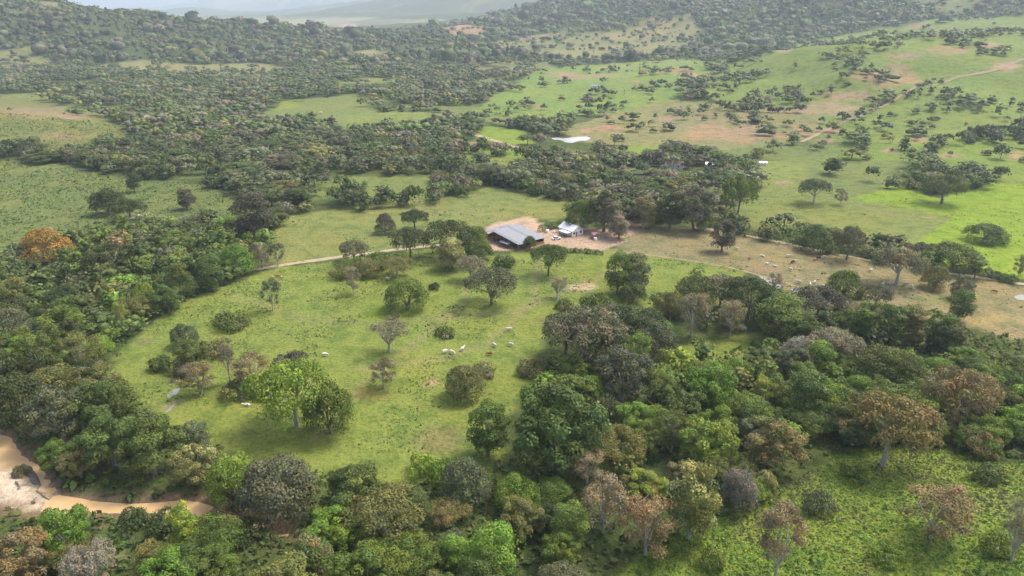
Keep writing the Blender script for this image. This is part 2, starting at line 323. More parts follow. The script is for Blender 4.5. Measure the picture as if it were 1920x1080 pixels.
def water_mat(name, col, rough=.12):
    mt, n, b = newmat(name); N = n.nodes; L = n.links
    tc = N.new('ShaderNodeTexCoord'); t = N.new('ShaderNodeTexNoise'); t.inputs['Scale'].default_value = .25; t.inputs['Detail'].default_value = 4
    L.new(tc.outputs['Object'], t.inputs['Vector'])
    r = N.new('ShaderNodeMapRange'); r.inputs['To Min'].default_value = .8; r.inputs['To Max'].default_value = 1.2; L.new(t.outputs['Fac'], r.inputs['Value'])
    s = N.new('ShaderNodeVectorMath'); s.operation = 'SCALE'; s.inputs[0].default_value = col; L.new(r.outputs[0], s.inputs['Scale']); L.new(s.outputs[0], b.inputs['Base Color'])
    b.inputs['Roughness'].default_value = rough
    t2 = N.new('ShaderNodeTexNoise'); t2.inputs['Scale'].default_value = 1.6; L.new(tc.outputs['Object'], t2.inputs['Vector'])
    bp = N.new('ShaderNodeBump'); bp.inputs['Distance'].default_value = .04; L.new(t2.outputs['Fac'], bp.inputs['Height']); L.new(bp.outputs[0], b.inputs['Normal'])
    return mt

MAT = dict(ground=ground_mat(), leaf=leaf_mat('leaves', 'obj'), leaf_rust=leaf_mat('leaves_turning_rust', 'obj', (.275, .195, .095), .4, .85),
           leaf_dry=leaf_mat('leaves_dry', 'obj', (.25, .20, .135), .35, .75), leaf_bloom=leaf_mat('leaves_in_bloom', 'obj', (.42, .40, .16), .45, .7),
           mass=leaf_mat('woodland_leaves', 'attr'), bark=flat('bark', (.17, .145, .115), .9, .35, 2), pale=flat('pale_bark', (.40, .37, .31), .9, .3, 2),
           river=water_mat('muddy_water', (.53, .365, .18), .25), pond=water_mat('pale_water', (.44, .45, .46), .2), shallow=water_mat('shallow_water', (.21, .215, .19), .4),
           track=flat('track_dirt', (.31, .25, .17), .95, .35, .6), red_track=flat('red_track_dirt', (.25, .185, .115), .95, .35, .3),
           iron=flat('weathered_zinc', (.215, .225, .25), .55, .18, .5, .1), iron2=flat('weathered_zinc_dull', (.17, .18, .20), .6, .2, .5, .1), white=flat('white_paint', (.80, .79, .77), .6, .06), roofw=flat('pale_sheet_roof', (.82, .82, .82), .5, .1, .6),
           brick=flat('red_brick', (.33, .16, .10), .9, .25, 1.2), dark=flat('dark_opening', (.02, .02, .022), .6, .2), post=flat('timber_post', (.16, .11, .08), .9, .3), tile=flat('clay_tile', (.40, .26, .22), .85, .2, 1.5),
           cow_white=flat('white_hide', (.62, .59, .52), .85, .08, 3), cow_brown=flat('brown_hide', (.30, .13, .06), .85, .15, 3), cow_dark=flat('dark_hide', (.05, .04, .035), .85, .2, 3), cow_cream=flat('cream_hide', (.62, .48, .32), .85, .1, 3),
           rubber=flat('tyre_rubber', (.03, .03, .03), .85, .2), glass=flat('dark_glass', (.03, .04, .05), .15, .1), pink=flat('pink_tarp', (.48, .20, .25), .7, .1, 2), rock=flat('dark_wet_rock', (.13, .10, .09), .75, .35, .8, 0, .3))

# ------------------------------------------------------------------ mesh helpers
def quads_mesh(name, Vv, F, face_attrs=None, mats=None, midx=None, smooth=False):
    me = bpy.data.meshes.new(name); Vv = np.ascontiguousarray(Vv, np.float32); F = np.ascontiguousarray(F, np.int32)
    n, kk = F.shape
    me.vertices.add(len(Vv)); me.vertices.foreach_set('co', Vv.ravel())
    me.loops.add(n * kk); me.loops.foreach_set('vertex_index', F.ravel())
    me.polygons.add(n); me.polygons.foreach_set('loop_start', np.arange(0, n * kk, kk, dtype=np.int32))
    try: me.polygons.foreach_set('loop_total', np.full(n, kk, np.int32))
    except Exception: pass
    for mt in (mats or []): me.materials.append(mt)
    if midx is not None: me.polygons.foreach_set('material_index', np.ascontiguousarray(midx, np.int32))
    for nm, arr in (face_attrs or {}).items():
        a = me.attributes.new(nm, 'FLOAT_VECTOR', 'FACE'); a.data.foreach_set('vector', np.ascontiguousarray(arr, np.float32).ravel())
    if smooth: me.polygons.foreach_set('use_smooth', np.ones(n, bool))
    me.update(calc_edges=True); me.validate()
    return me
def link(name, me, parent=None):
    o = bpy.data.objects.new(name, me); COL.objects.link(o)
    if parent: o.parent = parent
    return o
def tag(o, label, cat, group=None, kind=None):
    o['label'] = label; o['category'] = cat
    if group: o['group'] = group
    if kind: o['kind'] = kind
    return o
def empty(name, loc, rz=0, sc=(1, 1, 1)):
    o = bpy.data.objects.new(name, None); COL.objects.link(o); o.location = loc; o.rotation_euler = (0, 0, rz); o.scale = sc
    o.empty_display_size = .5
    return o
class MB:
    def __init__(s): s.v = []; s.f = []
    def box(s, c, d, rz=0, taper=1.0):
        i = len(s.v); ca, sa = math.cos(rz), math.sin(rz)
        for dz in (-1, 1):
            k = taper if dz > 0 else 1
            for dx, dy in ((-1, -1), (1, -1), (1, 1), (-1, 1)):
                x, y = dx * d[0] / 2 * k, dy * d[1] / 2 * k
                s.v.append((c[0] + x * ca - y * sa, c[1] + x * sa + y * ca, c[2] + dz * d[2] / 2))
        s.f += [(i, i + 3, i + 2, i + 1), (i + 4, i + 5, i + 6, i + 7)] + [(i + a, i + (a + 1) % 4, i + 4 + (a + 1) % 4, i + 4 + a) for a in range(4)]
    def prism(s, pts, depth):
        """outline pts (x,z) extruded along y from 0 to depth"""
        i = len(s.v); n = len(pts)
        for y in (0, depth): s.v += [(p[0], y, p[1]) for p in pts]
        s.f += [tuple(range(i, i + n)), tuple(range(i + 2 * n - 1, i + n - 1, -1))] + [(i + a, i + n + a, i + n + (a + 1) % n, i + (a + 1) % n) for a in range(n)]
    def tube(s, pts, rad, n=7):
        i = len(s.v); P = [Vector(p) for p in pts]
        for k, p in enumerate(P):
            d = (P[min(k + 1, len(P) - 1)] - P[max(k - 1, 0)]).normalized()
            a = d.orthogonal().normalized(); b = d.cross(a)
            for j in range(n):
                t = 2 * math.pi * j / n; s.v.append(tuple(p + (a * math.cos(t) + b * math.sin(t)) * rad[k]))
        for k in range(len(P) - 1):
            for j in range(n): s.f.append((i + k * n + j, i + k * n + (j + 1) % n, i + (k + 1) * n + (j + 1) % n, i + (k + 1) * n + j))
        s.f.append(tuple(range(i + n - 1, i - 1, -1))); s.f.append(tuple(range(i + (len(P) - 1) * n, i + len(P) * n)))
    def mesh(s, name, mat, smooth=False):
        me = bpy.data.meshes.new(name); me.from_pydata(s.v, [], s.f); me.materials.append(mat)
        if smooth: me.polygons.foreach_set('use_smooth', [True] * len(me.polygons))
        me.update(); return me
    def build(s, name, mat, parent=None, smooth=False): return link(name, s.mesh(name, mat, smooth), parent)

# ------------------------------------------------------------------ ground sheet
ny, nx = XX.shape
idx = np.arange(ny * nx).reshape(ny, nx)
Fq = np.stack([idx[:-1, :-1], idx[:-1, 1:], idx[1:, 1:], idx[1:, :-1]], -1).reshape(-1, 4)
me = quads_mesh('ground', np.stack([XX, YY, ZZ], -1).reshape(-1, 3), Fq, mats=[MAT['ground']], smooth=True)
a = me.attributes.new('cover', 'FLOAT_COLOR', 'POINT')
a.data.foreach_set('color', np.concatenate([GC.reshape(-1, 3), np.ones((ny * nx, 1))], 1).astype(np.float32).ravel())
g = link('ground', me); tag(g, 'green valley floor and hills of pasture, scrub and bare earth', 'ground', kind='structure')

# ------------------------------------------------------------------ water and tracks
def sheet(name, poly, z, mat, pad=0):
    c = np.mean(poly, 0); P = [((p[0] - c[0]) * (1 + pad), (p[1] - c[1]) * (1 + pad)) for p in poly]
    bm = bmesh.new(); f = bm.faces.new([bm.verts.new((p[0], p[1], 0)) for p in P]); bmesh.ops.triangulate(bm, faces=[f])
    bmesh.ops.recalc_face_normals(bm, faces=bm.faces)
    if sum(f.normal.z for f in bm.faces) < 0: bmesh.ops.reverse_faces(bm, faces=bm.faces)
    me = bpy.data.meshes.new(name); bm.to_mesh(me); bm.free(); me.materials.append(mat)
    o = link(name, me); o.location = (c[0], c[1], z); return o
big = []
d0 = np.mean(RIVER, 0)
o = sheet('river', [tuple(p) for p in RIVER], RIVER_Z, MAT['river'], 0.0); tag(o, 'muddy orange river bending past the sand bar', 'river', kind='structure')
names = ['pond', 'puddle', 'puddle', 'puddle', 'stream_pool']
labs = ['pale excavated pond reflecting the sky among earth banks', 'shallow flood water by the edge of the brown pasture', 'small shallow puddle under the pasture trees', 'shallow flood water on the open brown pasture', 'small grey stream pool in the round meadow']
for (pl, z, pad), nm, lb in zip(WATERS, names, labs):
    o = sheet(nm, pl, z, MAT['pond'] if nm == 'pond' else MAT['shallow'], .12); tag(o, lb, 'water', kind='structure')

def track(name, px, width, mat, label, off=.10):
    P = np.array(gpoly(px)); L = np.r_[0, np.cumsum(np.hypot(*np.diff(P, axis=0).T))]
    n = max(4, int(L[-1] / 2.0)); s = np.linspace(0, L[-1], n)
    for _ in range(2):
        P2 = P.copy(); P2[1:-1] = .5 * P[1:-1] + .25 * (P[:-2] + P[2:]); P = P2
    x = np.interp(s, L, P[:, 0]); y = np.interp(s, L, P[:, 1])
    k = np.ones(9) / 9
    if n > 30:
        xs = np.convolve(np.pad(x, 4, 'edge'), k, 'valid'); ys = np.convolve(np.pad(y, 4, 'edge'), k, 'valid'); x, y = xs, ys
    tx, ty = np.gradient(x), np.gradient(y); q = np.hypot(tx, ty); nx_, ny_ = -ty / q, tx / q
    rows = []
    for f in (-.5, -.25, 0, .25, .5):
        ww = width * f * (1 + .55 * vnoise(s + f * 100, s * 0, 6, 7) + .3 * vnoise(s + f * 50, s * 0, 2.5, 8))
        xx, yy = x + nx_ * ww, y + ny_ * ww; rows.append(np.stack([xx, yy, hgt(xx, yy) + off - .05 * (abs(f) > .3)], -1))
    Vv = np.stack(rows, 1).reshape(-1, 3); i = np.arange(n * 5).reshape(n, 5)
    F = np.stack([i[:-1, :-1], i[:-1, 1:], i[1:, 1:], i[1:, :-1]], -1).reshape(-1, 4)
    o = link(name, quads_mesh(name, Vv, F[:, ::-1], mats=[mat], smooth=True)); tag(o, label, 'track', kind='structure'); return o
track('dirt_track', [(430, 515), (470, 507), (520, 497), (600, 487), (690, 474), (740, 469), (800, 460), (850, 456), (910, 452)], 3.0, MAT['track'], 'pale dirt track running from the wood to the barn')
track('dirt_road', [(1290, 425), (1340, 428), (1400, 441), (1500, 462), (1640, 492), (1700, 501), (1780, 514), (1920, 532), (2150, 566)], 2.6, MAT['track'], 'pale farm road beside the hedge of the brown pasture')
track('gravel_road', [(880, 248), (895, 256), (930, 266), (975, 277), (1010, 288), (1060, 296), (1120, 302), (1180, 306), (1250, 312)], 5, MAT['track'], 'pale gravel road passing below the excavated pond', .25)
track('hill_road', [(1500, 268), (1530, 252), (1570, 232), (1610, 216), (1660, 196), (1710, 174), (1750, 154), (1780, 144), (1830, 138), (1872, 137), (1890, 126), (1905, 114), (1925, 108), (2000, 100)], 3.6, MAT['red_track'], 'reddish dirt road climbing the grassy knoll', .4)
track('cattle_path', [(1150, 470), (1230, 478), (1320, 492), (1400, 506), (1450, 520), (1510, 540), (1560, 562)], 1.3, MAT['red_track'], 'worn reddish cattle path between meadow and brown pasture')

# ------------------------------------------------------------------ tree prototypes
def leaf_cloud(rng, lobes, n, size, squash=.8, under=.35, thin=1.0, depth=.28):
    """many small leaf sprays spread over a set of lobes"""
    lob = np.array(lobes, float); r = lob[:, 3]
    pr = r ** 2 / (r ** 2).sum(); li = rng.choice(len(lob), n, p=pr)
    d = rng.normal(size=(n, 3)); d /= np.linalg.norm(d, axis=1)[:, None]
    low = (d[:, 2] < -.15) & (rng.random(n) > under); d[low, 2] *= -1
    rr = r[li] * (1.08 - depth * rng.random(n) ** 1.4)
    rr = rr * (1 + .34 * (rng.random(n) < .13) * rng.random(n))
    off = d * rr[:, None]; off[:, 2] *= squash
    p = lob[li, :3] + off
    keep = np.ones(n, bool)
    for j in range(len(lob)):
        q = (p - lob[j, :3]); q[:, 2] /= squash
        keep &= ~((li != j) & ((q ** 2).sum(1) < (.62 * r[j]) ** 2))
    p, d, li = p[keep], d[keep], li[keep]; n = len(p)
    nrm = d + .42 * rng.normal(size=(n, 3)); nrm[:, 2] += .25; nrm /= np.linalg.norm(nrm, axis=1)[:, None]
    a = np.cross(nrm, rng.normal(size=(n, 3))); a /= np.linalg.norm(a, axis=1)[:, None]; b = np.cross(nrm, a)
    s = (size * (.6 + .8 * rng.random(n)))[:, None]; e = thin * (.55 + .35 * rng.random(n))[:, None]
    Vv = np.stack([p + a * s, p + b * s * e + nrm * s * .15, p - a * s * .9, p - b * s * e - nrm * s * .1], 1).reshape(-1, 3)
    lv = rng.random(len(lob)); lh = rng.random(len(lob)); ls = .78 + .5 * rng.random(len(lob))
    shade = np.stack([ls[li] * (.82 + .36 * rng.random(n)), np.clip(lv[li] + .25 * (rng.random(n) - .5), 0, 1), np.clip(lh[li] + .3 * (rng.random(n) - .5), 0, 1)], 1)
    return Vv, np.arange(n * 4).reshape(n, 4), shade

def lobes_for(kind, rng):
    L = []
    def put(x, y, z, r): L.append((x, y, z, r))
    if kind == 'dome':          # dense, down to the ground
        for i in range(46):
            t = rng.random() * 6.283; h = rng.random() ** .8; q = math.sqrt(max(0, 1 - h * h)) * 4.6
            put(q * math.cos(t), q * math.sin(t), 1.3 + h * 5.6, 1.25 + .7 * rng.random())
        return L, 6, 8.6, 1.2
    if kind == 'umbrella':      # wide flat tiers
        for i in range(56):
            t = rng.random() * 6.283; q = 6.6 * math.sqrt(rng.random())
            put(q * math.cos(t), q * math.sin(t), 8.0 - .042 * q * q + .8 * (rng.random() - .5) - (2.6 * rng.random() if rng.random() < .4 else 0), 1.0 + .75 * rng.random())
        return L, 7.6, 9.4, 4.2
    if kind == 'oval':
        for i in range(46):
            h = rng.random(); t = rng.random() * 6.283; q = 3.3 * math.sqrt(max(.02, math.sin(math.pi * (.14 + .8 * h)))) * (.65 + .35 * rng.random())
            put(q * math.cos(t), q * math.sin(t), 2.4 + 8.4 * h, 1.0 + .7 * rng.random())
        return L, 4.5, 12, 2.5
    if kind == 'broad':         # lumpy forest crown
        for k in range(11):
            t = k * 6.283 / 5 + .6 * rng.random(); q = 0 if k == 10 else 3.2 + 1.0 * rng.random(); cz = 9.4 if k == 10 else 6.6 + 1.9 * rng.random() if k < 5 else 3.8 + 1.2 * rng.random()
            for i in range(9):
                d = rng.normal(size=3); d /= np.linalg.norm(d); d[2] = abs(d[2]) * 1.1 - .25
                put(q * math.cos(t) + 1.7 * d[0], q * math.sin(t) + 1.7 * d[1], cz + 1.6 * d[2], .75 + .6 * rng.random())
        return L, 6.4, 12, 3.0
    if kind == 'airy':          # thin see-through crown
        for i in range(34):
            t = rng.random() * 6.283; h = rng.random(); q = 4.6 * math.sqrt(rng.random()) * (1 - .35 * abs(h - .45) * 2)
            put(q * math.cos(t), q * math.sin(t), 2.7 + 7.6 * h, .8 + .65 * rng.random())
        return L, 5.4, 11.2, 3.3
    if kind == 'column':        # trunk hung with climbers
        for i in range(40):
            h = rng.random(); t = rng.random() * 6.283; q = (1.3 + 1.1 * h) * (.5 + .6 * rng.random())
            put(q * math.cos(t), q * math.sin(t), .8 + 10.4 * h, .8 + .5 * rng.random())
        return L, 3.4, 12, .8
    if kind == 'bush':
        for i in range(20):
            t = rng.random() * 6.283; q = 2.0 * math.sqrt(rng.random())
            put(q * math.cos(t), q * math.sin(t), .4 + 1.3 * rng.random() * (1 - q / 3), .55 + .5 * rng.random())
        return L, 2.7, 2.5, .3
    if kind == 'bare':
        for i in range(18):
            t = rng.random() * 6.283; h = rng.random(); q = 3.0 * math.sqrt(rng.random()); put(q * math.cos(t), q * math.sin(t), 4.5 + 4.6 * h, 1.15)
        return L, 3.9, 10, 3
LEAF_N = dict(dome=10500, umbrella=9500, oval=10000, broad=14500, airy=6800, column=8000, bush=2600, bare=1500)
LEAF_S = dict(dome=.185, umbrella=.185, oval=.18, broad=.19, airy=.145, column=.18, bush=.13, bare=.42)
def trunk_mesh(kind, lobes, H, fork, rng, mat):
    mb = MB(); r0 = {'umbrella': .42, 'broad': .45, 'dome': .4, 'oval': .34, 'airy': .26, 'column': .3, 'bush': .12, 'bare': .25}[kind]
    fork = max(fork, .4) * (.75 if kind not in ('bush',) else 1)
    lean = rng.normal(size=2) * .25 * min(1, H / 8)
    mb.tube([(0, 0, -.8), (0, 0, .15), (lean[0] * .4, lean[1] * .4, fork * .55), (lean[0], lean[1], fork)], [r0 * 1.5, r0 * 1.15, r0 * .9, r0 * .75], 8)
    nl = {'bush': 4, 'airy': 12, 'bare': 14}.get(kind, 9); pick = rng.choice(len(lobes), min(nl, len(lobes)), replace=False)
    for j in pick:
        c = lobes[j]; e = Vector(c[:3]); s = Vector((lean[0], lean[1], fork * (.8 + .2 * rng.random())))
        mid = s.lerp(e, .5) + Vector((rng.normal() * .3, rng.normal() * .3, .35)) * min(1, H / 8)
        rr = r0 * (.34 + .2 * rng.random())
        mb.tube([s, mid, e], [rr, rr * .65, rr * .25], 6)
        if kind in ('airy', 'bare', 'umbrella'):
            for q in range(5 if kind == 'bare' else 3):
                t = .35 + .6 * rng.random(); b0 = s.lerp(mid, t * 2) if t < .5 else mid.lerp(e, t * 2 - 1)
                d = Vector(rng.normal(size=3)); d.z = abs(d.z) * .7; mb.tube([b0, b0 + d * .55, b0 + d * 1.0 + Vector((0, 0, .25))], [rr * .35, rr * .24, rr * .10], 4)
    return mb.mesh('trunk', mat)
def lumps(rng, lobes, segs=6, rings=((-.55, .80), (.10, 1.0), (.68, .72), (.98, .12))):
    V_, F_, S_ = [], [], []
    for (x, y, z, r) in lobes:
        b = len(V_); rj = rng.uniform(.78, 1.18, (len(rings), segs)); ph = rng.random() * 6.28; sh = rng.uniform(.72, 1.3)
        for k, (h, q) in enumerate(rings):
            for a in range(segs):
                t = ph + 6.283 * a / segs; V_.append((x + r * q * rj[k, a] * math.cos(t), y + r * q * rj[k, a] * math.sin(t), z + r * h * rng.uniform(.85, 1.1)))
        for k in range(len(rings) - 1):
            for a in range(segs): F_.append((b + k * segs + a, b + k * segs + (a + 1) % segs, b + (k + 1) * segs + (a + 1) % segs, b + (k + 1) * segs + a)); S_.append((sh * rng.uniform(.8, 1.2), .3, .5))
    return np.array(V_, float), np.array(F_), np.array(S_)
def join(*src):
    V_, F_, S_ = [], [], []; o = 0
    for v, f, q in src: V_.append(v); F_.append(f + o); S_.append(q); o += len(v)
    return np.concatenate(V_), np.concatenate(F_), np.concatenate(S_)
LUMP = dict(dome=[(0, 0, 3.6, 4.2), (2.4, 1, 2.6, 3), (-2.2, -1.6, 2.8, 3)], umbrella=[(0, 0, 7.2, 3.2), (3.4, .6, 6.9, 3), (-3, 2, 6.8, 3), (-1, -3.4, 6.9, 2.9), (1.6, 3.6, 6.6, 2.7)], oval=[(0, 0, 8, 3.3), (.6, .5, 4.8, 3.2)],
            broad=[(0, 0, 8.4, 3.6), (3.2, .8, 6.3, 3.2), (-2.6, 2.4, 6.2, 3.2), (-1.6, -3, 6.2, 3.2)], airy=[(0, 0, 8, 2.6), (2, 1, 6.5, 2.2), (-2, -1, 6.6, 2.2)], column=[(0, 0, 8.5, 2.6), (0, 0, 4, 2.2)])
PROTO = {}
for kind in LEAF_N:
    for var in range(3):
        rng = np.random.default_rng(100 * var + sum(map(ord, kind)))
        lobes, Rr, H, fork = lobes_for(kind, rng)
        d = dict(R=Rr, H=H, trunk=trunk_mesh(kind, lobes, H, fork, rng, MAT['pale'] if kind in ('airy', 'bare') or var == 1 else MAT['bark']), crown={})
        if LEAF_N[kind]:
            Vv, F, S = leaf_cloud(rng, lobes, LEAF_N[kind], LEAF_S[kind], .8, .3, .07 if kind == 'bare' else 1.0, 1.0 if kind in ('bare', 'airy') else .34)
            d['leaf'] = (Vv, F, S)
        # coarser leaf sprays over solid clumps for the far woodland
        d['lod'] = {}
        if kind in LUMP:
            r5 = np.random.default_rng(var + 5)
            core = [(x * r5.uniform(.8, 1.2), y * r5.uniform(.8, 1.2), z * r5.uniform(.94, 1.06), q * .88 * r5.uniform(.85, 1.1)) for x, y, z, q in LUMP[kind]]
            d['lod']['b'] = join(lumps(r5, [(x, y, z, q * .78) for x, y, z, q in core], 5, ((-.5, .8), (.3, .95), (.92, .25))), leaf_cloud(r5, lobes, 270 if kind != "airy" else 170, .65, .85, .15))
            d['lod']['c'] = join(lumps(r5, [(x, y, z, q * .9) for x, y, z, q in core], 5, ((-.4, .85), (.4, .9), (.95, .15))), leaf_cloud(r5, lobes, 34, 1.05, .85, .1))
        PROTO[kind, var] = d
def crown_mesh(kind, var):
    d = PROTO[kind, var]
    if 'm' not in d['crown']:
        Vv, F, S = d['leaf']; d['crown']['m'] = quads_mesh('crown', Vv, F, {'shade': S}, [MAT['leaf']])
    return d['crown']['m']

PAL = dict(dark=(.073, .093, .031), mid=(.107, .140, .037), green=(.134, .180, .034), bright=(.168, .25, .038), lime=(.24, .29, .045), olive=(.18, .175, .055), grey=(.138, .150, .080), greybrown=(.22, .19, .13),
           rust=(.28, .19, .10), pink=(.28, .225, .15), orange=(.38, .235, .055), purple=(.105, .092, .062), brown=(.24, .18, .085), silver=(.26, .25, .19))
WORD = dict(dark='dark green', mid='mid green', green='green', bright='bright green', lime='lime green', olive='olive green', grey='grey-green', greybrown='greyish brown', rust='rust-red', pink='pinkish brown', orange='orange', purple='blackish green', brown='brownish', silver='silvery grey')
SHAPE = dict(dome='dense rounded', umbrella='flat-topped spreading', oval='tall oval', broad='broad lumpy-crowned', airy='thin see-through', column='narrow climber-hung', bush='low leafy', bare='leafless')
NT = dict(dome='rounded_tree', umbrella='spreading_tree', oval='oval_tree', broad='forest_tree', airy='thin_leaved_tree', column='climber_covered_tree', bush='bush', bare='bare_tree')
rngT = np.random.default_rng(7)
PLACED = []
def plant(x, y, z, kind, var, colour, wm, hm, label, group=None, mk='leaf', pale=None):
    d = PROTO[kind, var]; sx = wm / (2 * d['R']); sz = hm / d['H']
    root = empty(NT[kind], (x, y, z), rngT.random() * 6.283, (sx, sx * (.9 + .2 * rngT.random()), sz))
    t = link('stem' if kind == 'bush' else 'trunk', d['trunk'], root)
    if True:
        c = link('twigs' if kind == 'bare' else 'foliage' if kind == 'bush' else 'crown', crown_mesh(kind, var), root)
        c.material_slots[0].link = 'OBJECT'; c.material_slots[0].material = MAT[mk]
        j = 1 + .14 * (rngT.random(3) - .5); col = np.array(PAL[colour]) * j * (.92 + .2 * rngT.random())
        c.color = (*col, 1)
    tag(root, label, 'bush' if kind == 'bush' else 'tree', group)
    PLACED.append((x, y, wm / 2))
    return root

